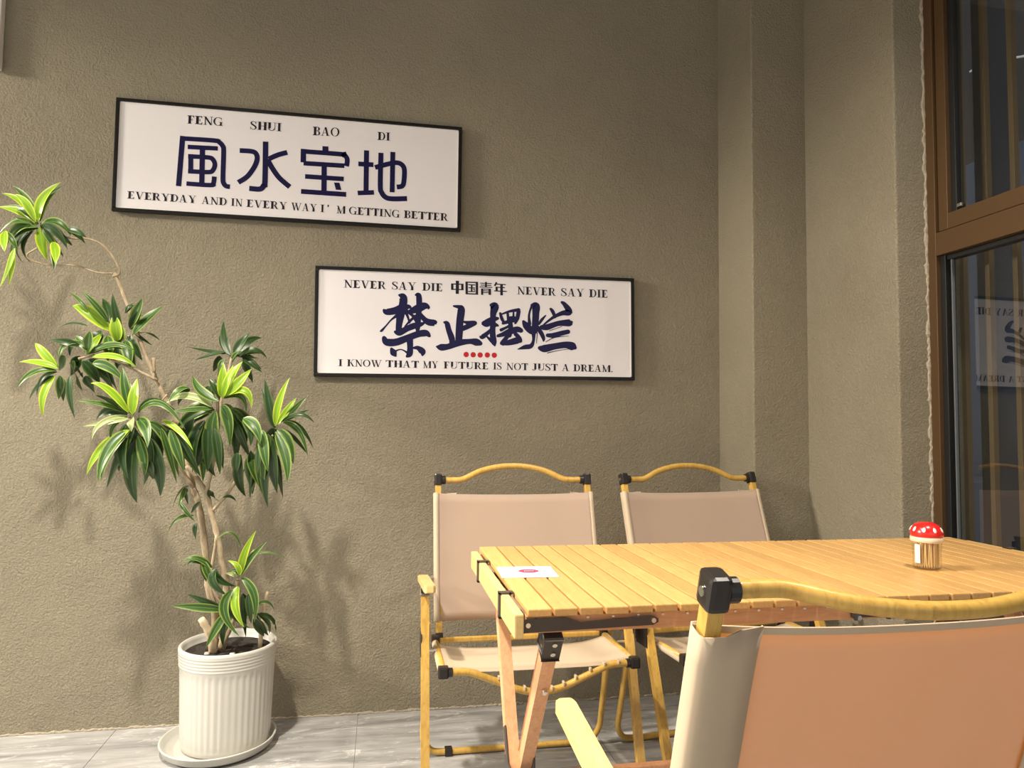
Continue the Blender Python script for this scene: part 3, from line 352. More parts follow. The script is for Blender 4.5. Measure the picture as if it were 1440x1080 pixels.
LEAVES=[[[-1.052,2.364,1.655],[-1.047,2.362,1.725],[-1.005,2.39,1.789],0.0308,"L"],[[-1.058,2.369,1.656],[-1.094,2.38,1.728],[-1.157,2.421,1.776],0.0217,"M"],[[-1.057,2.367,1.652],[-1.106,2.377,1.718],[-1.185,2.417,1.749],0.0232,"L"],[[-1.051,2.346,1.646],[-1.068,2.326,1.697],[-1.108,2.336,1.725],0.0265,"L"],[[-1.059,2.373,1.65],[-1.106,2.365,1.683],[-1.183,2.388,1.697],0.023,"L"],[[-1.059,2.372,1.645],[-1.075,2.329,1.646],[-1.103,2.317,1.65],0.0113,"M"],[[-1.043,2.361,1.643],[-0.993,2.349,1.655],[-0.96,2.366,1.614],0.0307,"M"],[[-1.033,2.345,1.639],[-0.988,2.34,1.621],[-0.968,2.365,1.57],0.0268,"D"],[[-1.048,2.372,1.638],[-1.046,2.372,1.587],[-1.039,2.402,1.54],0.0309,"L"],[[-1.031,2.35,1.629],[-1.012,2.352,1.597],[-1.0,2.383,1.561],0.023,"M"],[[-1.001,2.349,1.588],[-0.974,2.299,1.545],[-0.965,2.279,1.507],0.0262,"L"],[[-1.049,2.351,1.632],[-1.111,2.365,1.636],[-1.163,2.409,1.574],0.0306,"M"],[[-1.065,2.371,1.637],[-1.138,2.413,1.585],[-1.14,2.486,1.541],0.0273,"D"],[[-1.068,2.361,1.642],[-1.114,2.355,1.649],[-1.171,2.379,1.605],0.0229,"M"],[[-1.108,2.351,1.563],[-1.124,2.362,1.503],[-1.172,2.403,1.443],0.0267,"L"],[[-1.121,2.366,1.558],[-1.127,2.379,1.509],[-1.153,2.421,1.459],0.0192,"L"],[[-1.14,2.356,1.616],[-1.122,2.317,1.575],[-1.114,2.307,1.541],0.0239,"L"],[[-0.966,2.354,1.63],[-0.928,2.329,1.622],[-0.905,2.335,1.603],0.0214,"D"],[[-1.049,2.365,1.648],[-0.99,2.362,1.612],[-0.964,2.389,1.588],0.0232,"D"],[[-0.867,2.45,1.332],[-0.929,2.431,1.391],[-0.978,2.442,1.407],0.0438,"L"],[[-0.839,2.434,1.299],[-0.838,2.416,1.341],[-0.851,2.427,1.386],0.0398,"L"],[[-0.81,2.454,1.343],[-0.775,2.406,1.392],[-0.755,2.387,1.431],0.0335,"M"],[[-0.792,2.426,1.319],[-0.75,2.427,1.373],[-0.712,2.458,1.421],0.0362,"M"],[[-0.833,2.436,1.331],[-0.842,2.412,1.389],[-0.853,2.417,1.448],0.0238,"D"],[[-0.87,2.454,1.357],[-0.889,2.482,1.409],[-0.927,2.539,1.45],0.0294,"D"],[[-0.871,2.435,1.362],[-0.901,2.408,1.411],[-0.942,2.411,1.451],0.0221,"M"],[[-0.928,2.428,1.391],[-0.954,2.427,1.427],[-0.996,2.456,1.453],0.0111,"M"],[[-0.817,2.426,1.387],[-0.8,2.407,1.406],[-0.79,2.419,1.419],0.0159,"D"],[[-0.786,2.453,1.327],[-0.761,2.492,1.333],[-0.749,2.562,1.316],0.0099,"D"],[[-0.79,2.441,1.325],[-0.765,2.439,1.306],[-0.743,2.466,1.289],0.0097,"D"],[[-0.927,2.429,1.343],[-0.989,2.474,1.359],[-1.059,2.549,1.346],0.0097,"D"],[[-0.867,2.43,1.313],[-0.845,2.383,1.271],[-0.841,2.366,1.225],0.0352,"M"],[[-0.818,2.437,1.3],[-0.796,2.403,1.259],[-0.786,2.398,1.209],0.0356,"M"],[[-0.84,2.439,1.299],[-0.824,2.418,1.257],[-0.826,2.426,1.218],0.0318,"D"],[[-0.893,2.44,1.33],[-0.899,2.424,1.303],[-0.919,2.438,1.264],0.0302,"D"],[[-0.813,2.444,1.317],[-0.784,2.426,1.277],[-0.764,2.439,1.237],0.0288,"D"],[[-0.904,2.38,1.251],[-0.891,2.35,1.291],[-0.888,2.349,1.318],0.0346,"M"],[[-0.908,2.381,1.251],[-0.892,2.394,1.288],[-0.885,2.437,1.322],0.0235,"L"],[[-0.896,2.377,1.251],[-0.826,2.358,1.283],[-0.765,2.369,1.262],0.0232,"M"],[[-0.884,2.364,1.239],[-0.804,2.34,1.243],[-0.752,2.346,1.21],0.0192,"L"],[[-0.881,2.359,1.219],[-0.822,2.334,1.211],[-0.779,2.338,1.158],0.0306,"M"],[[-0.912,2.385,1.228],[-0.861,2.404,1.207],[-0.839,2.452,1.139],0.0354,"D"],[[-0.923,2.37,1.273],[-0.96,2.351,1.284],[-1.004,2.362,1.285],0.0214,"D"],[[-0.92,2.381,1.282],[-0.959,2.355,1.278],[-0.976,2.358,1.228],0.0229,"M"],[[-0.986,2.379,1.202],[-1.031,2.379,1.255],[-1.066,2.409,1.281],0.0269,"L"],[[-0.985,2.376,1.202],[-1.039,2.369,1.22],[-1.101,2.392,1.22],0.0229,"L"],[[-0.989,2.378,1.195],[-1.044,2.351,1.191],[-1.087,2.355,1.136],0.0212,"M"],[[-0.995,2.376,1.179],[-1.043,2.385,1.148],[-1.082,2.424,1.102],0.0169,"D"],[[-0.992,2.378,1.179],[-1.022,2.373,1.117],[-1.027,2.398,1.054],0.0306,"L"],[[-0.972,2.364,1.179],[-0.976,2.375,1.147],[-0.995,2.417,1.107],0.0246,"M"],[[-0.941,2.355,1.179],[-0.936,2.348,1.117],[-0.928,2.37,1.049],0.0228,"D"],[[-0.935,2.375,1.188],[-0.935,2.407,1.169],[-0.948,2.469,1.138],0.0352,"D"],[[-0.962,2.365,1.241],[-0.978,2.392,1.222],[-1.012,2.449,1.199],0.0388,"D"],[[-0.946,2.38,1.227],[-0.943,2.387,1.21],[-0.954,2.423,1.179],0.031,"M"],[[-0.91,2.384,1.181],[-0.902,2.396,1.161],[-0.899,2.438,1.129],0.0273,"D"],[[-0.927,2.383,1.243],[-0.947,2.407,1.215],[-0.983,2.46,1.177],0.0344,"D"],[[-0.91,2.36,1.226],[-0.889,2.376,1.196],[-0.88,2.421,1.161],0.0341,"D"],[[-0.902,2.374,1.259],[-0.92,2.374,1.287],[-0.952,2.404,1.307],0.0248,"M"],[[-0.749,2.286,1.068],[-0.796,2.246,1.14],[-0.839,2.237,1.152],0.0252,"L"],[[-0.748,2.298,1.068],[-0.764,2.29,1.143],[-0.78,2.313,1.207],0.0316,"M"],[[-0.74,2.292,1.063],[-0.736,2.286,1.12],[-0.737,2.311,1.173],0.0316,"L"],[[-0.755,2.304,1.068],[-0.819,2.257,1.095],[-0.879,2.239,1.099],0.0157,"M"],[[-0.759,2.299,1.062],[-0.8,2.278,1.079],[-0.838,2.287,1.044],0.0312,"D"],[[-0.75,2.289,1.051],[-0.797,2.26,1.039],[-0.864,2.26,1.026],0.0146,"W"],[[-0.756,2.29,1.059],[-0.815,2.253,1.039],[-0.831,2.246,0.989],0.0157,"W"],[[-0.738,2.286,1.051],[-0.733,2.266,1.035],[-0.736,2.277,1.011],0.0284,"W"],[[-0.728,2.303,1.069],[-0.655,2.268,1.109],[-0.581,2.264,1.018],0.0183,"M"],[[-0.731,2.312,1.051],[-0.687,2.262,1.023],[-0.679,2.242,0.964],0.037,"M"],[[-0.735,2.297,1.022],[-0.772,2.301,0.976],[-0.785,2.335,0.888],0.043,"D"],[[-0.743,2.288,1.017],[-0.826,2.292,0.959],[-0.872,2.327,0.878],0.0313,"L"],[[-0.751,2.296,1.017],[-0.795,2.249,0.955],[-0.805,2.231,0.863],0.0335,"M"],[[-0.757,2.303,0.988],[-0.788,2.317,0.916],[-0.827,2.36,0.834],0.0208,"D"],[[-0.734,2.314,0.988],[-0.748,2.318,0.884],[-0.736,2.352,0.791],0.0451,"D"],[[-0.728,2.309,0.999],[-0.701,2.301,0.931],[-0.711,2.323,0.872],0.0381,"M"],[[-0.697,2.296,1.0],[-0.661,2.313,0.901],[-0.673,2.36,0.81],0.0454,"D"],[[-0.7,2.302,1.04],[-0.648,2.314,1.0],[-0.619,2.356,0.869],0.0304,"M"],[[-0.687,2.314,1.034],[-0.626,2.314,0.988],[-0.575,2.343,0.899],0.0269,"D"],[[-0.66,2.312,1.046],[-0.597,2.262,1.018],[-0.552,2.242,0.957],0.0149,"L"],[[-0.631,2.288,1.018],[-0.605,2.275,0.956],[-0.589,2.292,0.891],0.0287,"M"],[[-0.613,2.304,1.0],[-0.579,2.305,0.938],[-0.55,2.337,0.87],0.0245,"D"],[[-0.659,2.294,1.023],[-0.638,2.307,0.945],[-0.623,2.35,0.851],0.0209,"M"],[[-0.71,2.312,0.93],[-0.69,2.306,0.902],[-0.686,2.329,0.865],0.0347,"D"],[[-0.766,2.297,0.993],[-0.794,2.341,0.945],[-0.832,2.415,0.889],0.0292,"D"],[[-0.688,2.299,1.023],[-0.676,2.318,0.978],[-0.671,2.366,0.927],0.0327,"D"],[[-0.741,2.308,1.068],[-0.747,2.312,1.109],[-0.756,2.346,1.145],0.0232,"L"],[[-0.751,2.293,1.034],[-0.787,2.323,0.994],[-0.831,2.383,0.95],0.0267,"D"],[[-0.504,2.32,1.107],[-0.564,2.334,1.137],[-0.594,2.378,1.189],0.0327,"M"],[[-0.497,2.324,1.12],[-0.492,2.313,1.177],[-0.494,2.333,1.228],0.0297,"L"],[[-0.49,2.333,1.126],[-0.475,2.331,1.18],[-0.442,2.36,1.238],0.036,"L"],[[-0.482,2.319,1.126],[-0.443,2.318,1.168],[-0.413,2.347,1.213],0.0299,"L"],[[-0.491,2.324,1.12],[-0.475,2.309,1.172],[-0.463,2.323,1.222],0.0267,"L"],[[-0.49,2.331,1.12],[-0.419,2.311,1.15],[-0.404,2.321,1.085],0.0251,"L"],[[-0.521,2.326,1.089],[-0.6,2.324,1.13],[-0.673,2.353,1.094],0.0248,"W"],[[-0.523,2.333,1.084],[-0.579,2.285,1.079],[-0.638,2.267,1.069],0.0186,"M"],[[-0.519,2.342,1.081],[-0.583,2.35,1.071],[-0.644,2.388,1.016],0.0359,"M"],[[-0.522,2.331,1.072],[-0.58,2.361,1.051],[-0.644,2.42,1.022],0.018,"D"],[[-0.496,2.336,1.096],[-0.47,2.327,1.048],[-0.471,2.348,0.964],0.0406,"M"],[[-0.511,2.329,1.078],[-0.527,2.339,0.994],[-0.499,2.378,0.906],0.0447,"M"],[[-0.471,2.327,1.084],[-0.436,2.361,1.037],[-0.439,2.426,0.943],0.0334,"D"],[[-0.452,2.321,1.072],[-0.432,2.354,1.042],[-0.41,2.417,1.0],0.0273,"D"],[[-0.545,2.336,1.048],[-0.58,2.331,0.965],[-0.566,2.356,0.877],0.0461,"D"],[[-0.534,2.338,1.036],[-0.53,2.323,0.965],[-0.532,2.338,0.887],0.0414,"D"],[[-0.515,2.33,1.024],[-0.5,2.316,0.957],[-0.493,2.331,0.879],0.0284,"D"],[[-0.428,2.317,1.055],[-0.382,2.282,1.032],[-0.368,2.277,0.976],0.0353,"M"],[[-0.479,2.34,1.072],[-0.467,2.361,1.017],[-0.455,2.412,0.95],0.0363,"D"],[[-0.552,2.344,1.024],[-0.551,2.359,0.939],[-0.56,2.404,0.85],0.0348,"M"],[[-0.594,2.34,1.148],[-0.618,2.305,1.14],[-0.642,2.299,1.099],0.0222,"M"],[[-0.578,2.334,1.059],[-0.605,2.359,1.007],[-0.635,2.414,0.949],0.0269,"D"],[[-0.456,2.343,1.049],[-0.435,2.36,0.989],[-0.418,2.408,0.926],0.0303,"D"],[[-0.502,2.334,1.12],[-0.516,2.316,1.149],[-0.536,2.329,1.179],0.0214,"D"],[[-0.496,2.437,1.262],[-0.524,2.464,1.321],[-0.538,2.521,1.386],0.0267,"D"],[[-0.51,2.461,1.27],[-0.571,2.467,1.275],[-0.644,2.502,1.292],0.0158,"D"],[[-0.518,2.444,1.274],[-0.563,2.454,1.262],[-0.621,2.493,1.247],0.0138,"D"],[[-0.487,2.437,1.268],[-0.459,2.422,1.305],[-0.438,2.438,1.339],0.0282,"D"],[[-0.486,2.462,1.264],[-0.448,2.481,1.319],[-0.414,2.529,1.332],0.027,"D"],[[-0.47,2.443,1.257],[-0.421,2.436,1.289],[-0.383,2.458,1.255],0.0221,"D"],[[-0.461,2.458,1.258],[-0.429,2.442,1.235],[-0.398,2.456,1.209],0.024,"D"],[[-0.533,2.457,1.262],[-0.547,2.482,1.238],[-0.57,2.537,1.213],0.0217,"D"],[[-0.496,2.455,1.244],[-0.478,2.411,1.26],[-0.462,2.397,1.271],0.0187,"M"],[[-0.457,2.442,1.25],[-0.443,2.451,1.222],[-0.431,2.489,1.184],0.0215,"D"],[[-0.516,2.436,1.248],[-0.526,2.433,1.224],[-0.537,2.46,1.199],0.0187,"M"],[[-0.486,2.464,1.271],[-0.45,2.458,1.275],[-0.414,2.482,1.281],0.0229,"M"],[[-0.543,2.464,1.174],[-0.558,2.497,1.141],[-0.574,2.559,1.1],0.032,"D"],[[-0.562,2.446,1.16],[-0.566,2.444,1.131],[-0.578,2.472,1.098],0.0312,"D"],[[-0.332,2.327,1.032],[-0.317,2.285,1.109],[-0.286,2.274,1.184],0.0267,"L"],[[-0.328,2.34,1.038],[-0.297,2.332,1.083],[-0.274,2.354,1.124],0.0219,"L"],[[-0.311,2.341,1.05],[-0.272,2.324,1.092],[-0.238,2.338,1.128],0.017,"M"],[[-0.336,2.337,1.026],[-0.35,2.319,1.098],[-0.369,2.331,1.182],0.0301,"D"],[[-0.314,2.316,1.044],[-0.254,2.294,1.075],[-0.21,2.302,1.042],0.0156,"D"],[[-0.311,2.342,1.044],[-0.256,2.323,1.021],[-0.231,2.334,0.933],0.0194,"M"],[[-0.304,2.338,1.02],[-0.266,2.346,0.984],[-0.236,2.384,0.939],0.0134,"D"],[[-0.326,2.328,1.02],[-0.288,2.308,0.979],[-0.273,2.318,0.912],0.042,"M"],[[-0.33,2.318,1.014],[-0.288,2.278,0.932],[-0.285,2.268,0.86],0.0343,"M"],[[-0.342,2.32,1.002],[-0.333,2.322,0.9],[-0.324,2.354,0.817],0.0408,"D"],[[-0.351,2.341,1.001],[-0.363,2.334,0.882],[-0.352,2.357,0.774],0.0361,"D"],[[-0.354,2.323,1.008],[-0.362,2.318,0.963],[-0.372,2.344,0.911],0.0347,"D"],[[-0.374,2.316,0.966],[-0.374,2.326,0.894],[-0.372,2.366,0.816],0.0347,"M"],[[-0.404,2.326,0.954],[-0.402,2.349,0.886],[-0.407,2.402,0.809],0.0302,"D"],[[-0.436,2.343,0.941],[-0.449,2.365,0.867],[-0.43,2.417,0.802],0.0315,"D"],[[-0.323,2.324,0.942],[-0.319,2.35,0.874],[-0.313,2.406,0.799],0.017,"D"],[[-0.37,2.316,1.02],[-0.357,2.281,0.958],[-0.343,2.276,0.892],0.0324,"M"],[[-0.447,2.344,0.947],[-0.449,2.341,0.913],[-0.455,2.368,0.873],0.0276,"D"],[[-0.412,2.337,0.941],[-0.393,2.334,0.889],[-0.375,2.36,0.831],0.03,"M"],[[-0.339,2.335,1.026],[-0.356,2.355,0.995],[-0.377,2.406,0.95],0.0305,"D"],[[-0.601,2.405,0.838],[-0.637,2.435,0.817],[-0.672,2.494,0.757],0.0159,"D"],[[-0.615,2.417,0.831],[-0.612,2.37,0.812],[-0.617,2.353,0.779],0.0136,"M"],[[-0.632,2.421,0.787],[-0.604,2.393,0.759],[-0.577,2.396,0.727],0.0137,"M"],[[-0.592,2.432,0.741],[-0.635,2.414,0.738],[-0.666,2.426,0.686],0.0113,"M"],[[-0.583,2.433,0.716],[-0.583,2.425,0.692],[-0.584,2.447,0.659],0.0177,"D"],[[-0.541,2.407,0.825],[-0.54,2.41,0.808],[-0.542,2.444,0.787],0.0152,"D"],[[-0.498,2.406,0.8],[-0.472,2.394,0.807],[-0.457,2.411,0.786],0.0088,"D"],[[-0.57,2.42,0.786],[-0.589,2.432,0.768],[-0.609,2.475,0.742],0.0102,"D"],[[-0.431,2.368,0.563],[-0.421,2.353,0.627],[-0.387,2.369,0.701],0.0233,"L"],[[-0.432,2.393,0.561],[-0.411,2.382,0.602],[-0.397,2.4,0.637],0.0173,"L"],[[-0.433,2.366,0.561],[-0.434,2.351,0.595],[-0.47,2.366,0.608],0.017,"L"],[[-0.425,2.38,0.61],[-0.352,2.367,0.636],[-0.29,2.384,0.603],0.0057,"M"],[[-0.444,2.376,0.556],[-0.458,2.367,0.566],[-0.479,2.388,0.564],0.0087,"W"],[[-0.428,2.374,0.553],[-0.379,2.353,0.504],[-0.384,2.363,0.413],0.0264,"M"],[[-0.439,2.39,0.525],[-0.443,2.354,0.469],[-0.41,2.349,0.403],0.0293,"L"],[[-0.453,2.368,0.515],[-0.48,2.339,0.462],[-0.422,2.339,0.379],0.029,"M"],[[-0.423,2.368,0.502],[-0.422,2.4,0.426],[-0.424,2.462,0.339],0.0173,"D"],[[-0.474,2.367,0.455],[-0.545,2.333,0.475],[-0.622,2.329,0.482],0.0258,"M"],[[-0.471,2.368,0.442],[-0.494,2.345,0.404],[-0.523,2.353,0.343],0.026,"M"],[[-0.52,2.382,0.584],[-0.559,2.348,0.625],[-0.598,2.344,0.609],0.0214,"M"],[[-0.543,2.367,0.609],[-0.528,2.362,0.571],[-0.516,2.388,0.525],0.0247,"M"],[[-0.506,2.374,0.58],[-0.512,2.355,0.544],[-0.467,2.367,0.499],0.0292,"D"],[[-0.417,2.378,0.536],[-0.401,2.405,0.509],[-0.39,2.463,0.468],0.0114,"D"],[[-0.386,2.385,0.459],[-0.347,2.384,0.477],[-0.329,2.413,0.431],0.0088,"M"],[[-0.379,2.382,0.435],[-0.335,2.414,0.412],[-0.332,2.477,0.347],0.0147,"D"],[[-0.39,2.385,0.419],[-0.377,2.411,0.385],[-0.368,2.467,0.339],0.027,"D"],[[-0.437,2.389,0.652],[-0.467,2.364,0.706],[-0.519,2.369,0.654],0.0062,"M"],[[-0.405,2.369,0.501],[-0.398,2.356,0.46],[-0.394,2.373,0.407],0.0217,"D"],[[-0.453,2.374,0.495],[-0.461,2.402,0.445],[-0.476,2.46,0.386],0.0189,"D"]]
BRANCHES=[["trunk",[[-0.523,2.46,0.303,0.013],[-0.519,2.458,0.405,0.0124],[-0.542,2.457,0.497,0.0118],[-0.551,2.455,0.577,0.0112],[-0.57,2.454,0.715,0.0105],[-0.587,2.452,0.796,0.0099],[-0.599,2.451,0.828,0.0093],[-0.624,2.449,0.934,0.0087],[-0.648,2.448,1.026,0.0081],[-0.694,2.446,1.118,0.0075],[-0.757,2.445,1.254,0.0068],[-0.803,2.443,1.38,0.0062],[-0.833,2.442,1.459,0.0056],[-0.858,2.44,1.518,0.005]]],["trunk",[[-0.495,2.45,0.305,0.012],[-0.489,2.446,0.407,0.0114],[-0.487,2.442,0.521,0.0108],[-0.502,2.439,0.591,0.0101],[-0.516,2.435,0.671,0.0095],[-0.538,2.431,0.754,0.0089],[-0.554,2.428,0.812,0.0083],[-0.583,2.424,0.862,0.0076],[-0.615,2.42,0.901,0.007]]],["branch",[[-0.535,2.43,0.754,0.005],[-0.481,2.408,0.818,0.0047],[-0.448,2.385,0.872,0.0045],[-0.394,2.362,0.939,0.0043],[-0.34,2.34,1.003,0.004]]],["branch",[[-0.518,2.43,0.679,0.005],[-0.527,2.428,0.594,0.0047],[-0.53,2.425,0.549,0.0045],[-0.514,2.422,0.493,0.0043],[-0.487,2.42,0.459,0.004]]],["branch",[[-0.552,2.42,0.813,0.006],[-0.528,2.393,0.914,0.0057],[-0.512,2.367,1.005,0.0053],[-0.51,2.34,1.106,0.005]]],["branch",[[-0.52,2.4,1.028,0.005],[-0.514,2.417,1.12,0.0047],[-0.498,2.433,1.214,0.0043],[-0.494,2.45,1.262,0.004]]],["branch",[[-0.594,2.43,0.83,0.006],[-0.655,2.39,0.937,0.0057],[-0.718,2.35,1.004,0.0053],[-0.754,2.31,1.052,0.005]]],["branch",[[-0.713,2.43,1.174,0.005],[-0.798,2.413,1.216,0.0047],[-0.876,2.397,1.247,0.0043],[-0.93,2.38,1.233,0.004]]],["twig",[[-0.864,2.44,1.507,0.004],[-0.84,2.43,1.515,0.0039],[-0.843,2.42,1.538,0.0037],[-0.863,2.41,1.575,0.0036],[-0.89,2.4,1.603,0.0034],[-0.93,2.39,1.614,0.0033],[-0.976,2.38,1.611,0.0031],[-1.044,2.37,1.646,0.003]]],["twig",[[-0.864,2.44,1.517,0.003],[-0.905,2.43,1.515,0.0029],[-0.967,2.42,1.532,0.0029],[-1.027,2.41,1.528,0.0028],[-1.08,2.4,1.537,0.0027],[-1.092,2.39,1.554,0.0026],[-1.052,2.38,1.583,0.0026],[-1.043,2.37,1.634,0.0025]]],["branch",[[-0.722,2.42,1.198,0.005],[-0.725,2.42,1.246,0.005]]],["branch",[[-0.622,2.43,1.026,0.003],[-0.668,2.42,1.072,0.003],[-0.698,2.41,1.094,0.003],[-0.675,2.4,1.128,0.003]]],["branch",[[-0.502,2.44,0.308,0.007],[-0.462,2.423,0.39,0.0067],[-0.443,2.407,0.461,0.0063],[-0.443,2.39,0.543,0.006]]],["cut_stub",[[-0.515,2.42,0.337,0.013],[-0.532,2.41,0.385,0.012],[-0.55,2.4,0.422,0.011]]],["cut_stub",[[-0.379,2.46,0.33,0.007],[-0.37,2.46,0.422,0.006],[-0.361,2.46,0.486,0.005]]]]

def off_strip(pts):
    """pts (x, y, w) -> left and right outlines in 2D"""
    Lp, Rp = [], []
    n = len(pts)
    for i, (x, y, w_) in enumerate(pts):
        x0, y0 = pts[max(i-1, 0)][:2]; x1, y1 = pts[min(i+1, n-1)][:2]
        dx, dy = x1-x0, y1-y0; l = math.hypot(dx, dy) or 1
        k = 1.0
        if 0 < i < n-1:
            ax, ay = x-x0, y-y0; bx_, by = x1-x, y1-y; la = math.hypot(ax, ay) or 1; lb = math.hypot(bx_, by) or 1
            c = (ax*bx_+ay*by)/la/lb; k = min(1.5, 1/max(.5, math.sqrt(max(.05, (1+c)/2))))
        nx, ny = -dy/l*w_/2*k, dx/l*w_/2*k
        Lp.append((x+nx, y+ny)); Rp.append((x-nx, y-ny))
    return Lp, Rp
class Print:
    """flat lettering: u right, v down in millimetres on a board whose face looks to -Y"""
    def __init__(s): s.bm = B(); s.k = 0
    def quad(s, q):
        d = -.00002*s.k
        try: s.bm.faces.new([s.bm.verts.new((u/1000, d, -v/1000)) for u, v in q])
        except ValueError: pass
    def strip(s, pts):
        Lp, Rp = off_strip(pts)
        for i in range(len(pts)-1): s.quad([Lp[i], Lp[i+1], Rp[i+1], Rp[i]])
        s.k = (s.k+1) % 24
    def stroke(s, kind, pts):
        if kind == 'P': s.quad(pts); s.k = (s.k+1) % 24
        elif kind == 'S': s.strip(pts if len(pts) < 3 else [tuple(v) for v in crom3(pts, 4)])
        else:
            q = [tuple(v) for v in crom3(pts, 6)]
            q = [(x, y, max(.6, w_)) for x, y, w_ in q]
            x0, y0, w0 = q[0]; x1, y1, _ = q[1]; l = math.hypot(x1-x0, y1-y0) or 1
            xe, ye, we = q[-1]; xf, yf, _ = q[-2]; le = math.hypot(xe-xf, ye-yf) or 1
            q = [(x0-(x1-x0)/l*w0*.35, y0-(y1-y0)/l*w0*.35, w0*.45)]+q+[(xe+(xe-xf)/le*we*.35, ye+(ye-yf)/le*we*.35, we*.45)]
            s.strip(q)
    def done(s, name, m_, parent, y):
        bmesh.ops.recalc_face_normals(s.bm, faces=s.bm.faces)
        for f in s.bm.faces:
            if f.normal.y > 0: f.normal_flip()
        return obj(name, s.bm, m_, parent, loc=(0, y, 0))
def crom3(pts, n): return crom([(p[0], p[1], p[2]) for p in pts], n)
# serif capitals: cap height 1, y up; R rect, P polygon, A elliptic ring piece, K stroke with widths
def rect(a, b, c, d): return [(a, c), (b, c), (b, d), (a, d)]
TH, TN = .235, .085
def serif(x0, x1, y): return rect(x0, x1, y, y+.045) if y < .5 else rect(x0, x1, y-.045, y)
def arc(cx, cy, rx, ry, tx, ty, a0, a1, n=14):
    q = []
    for k in range(n):
        t0 = math.radians(a0+(a1-a0)*k/n); t1 = math.radians(a0+(a1-a0)*(k+1)/n)
        q.append([(cx+rx*math.cos(t0), cy+ry*math.sin(t0)), (cx+rx*math.cos(t1), cy+ry*math.sin(t1)), (cx+(rx-tx)*math.cos(t1), cy+(ry-ty)*math.sin(t1)), (cx+(rx-tx)*math.cos(t0), cy+(ry-ty)*math.sin(t0))])
    return q
def stem(x): return rect(x, x+TH, 0, 1)
def thin(x): return rect(x, x+TN, 0, 1)
def diag(xa, ya, xb, yb, w_): return [(xa, ya), (xa+w_, ya), (xb+w_, yb), (xb, yb)]
def kst(pts):
    Lp, Rp = off_strip([tuple(v) for v in crom3(pts, 6)])
    return [[Lp[i], Lp[i+1], Rp[i+1], Rp[i]] for i in range(len(Lp)-1)]
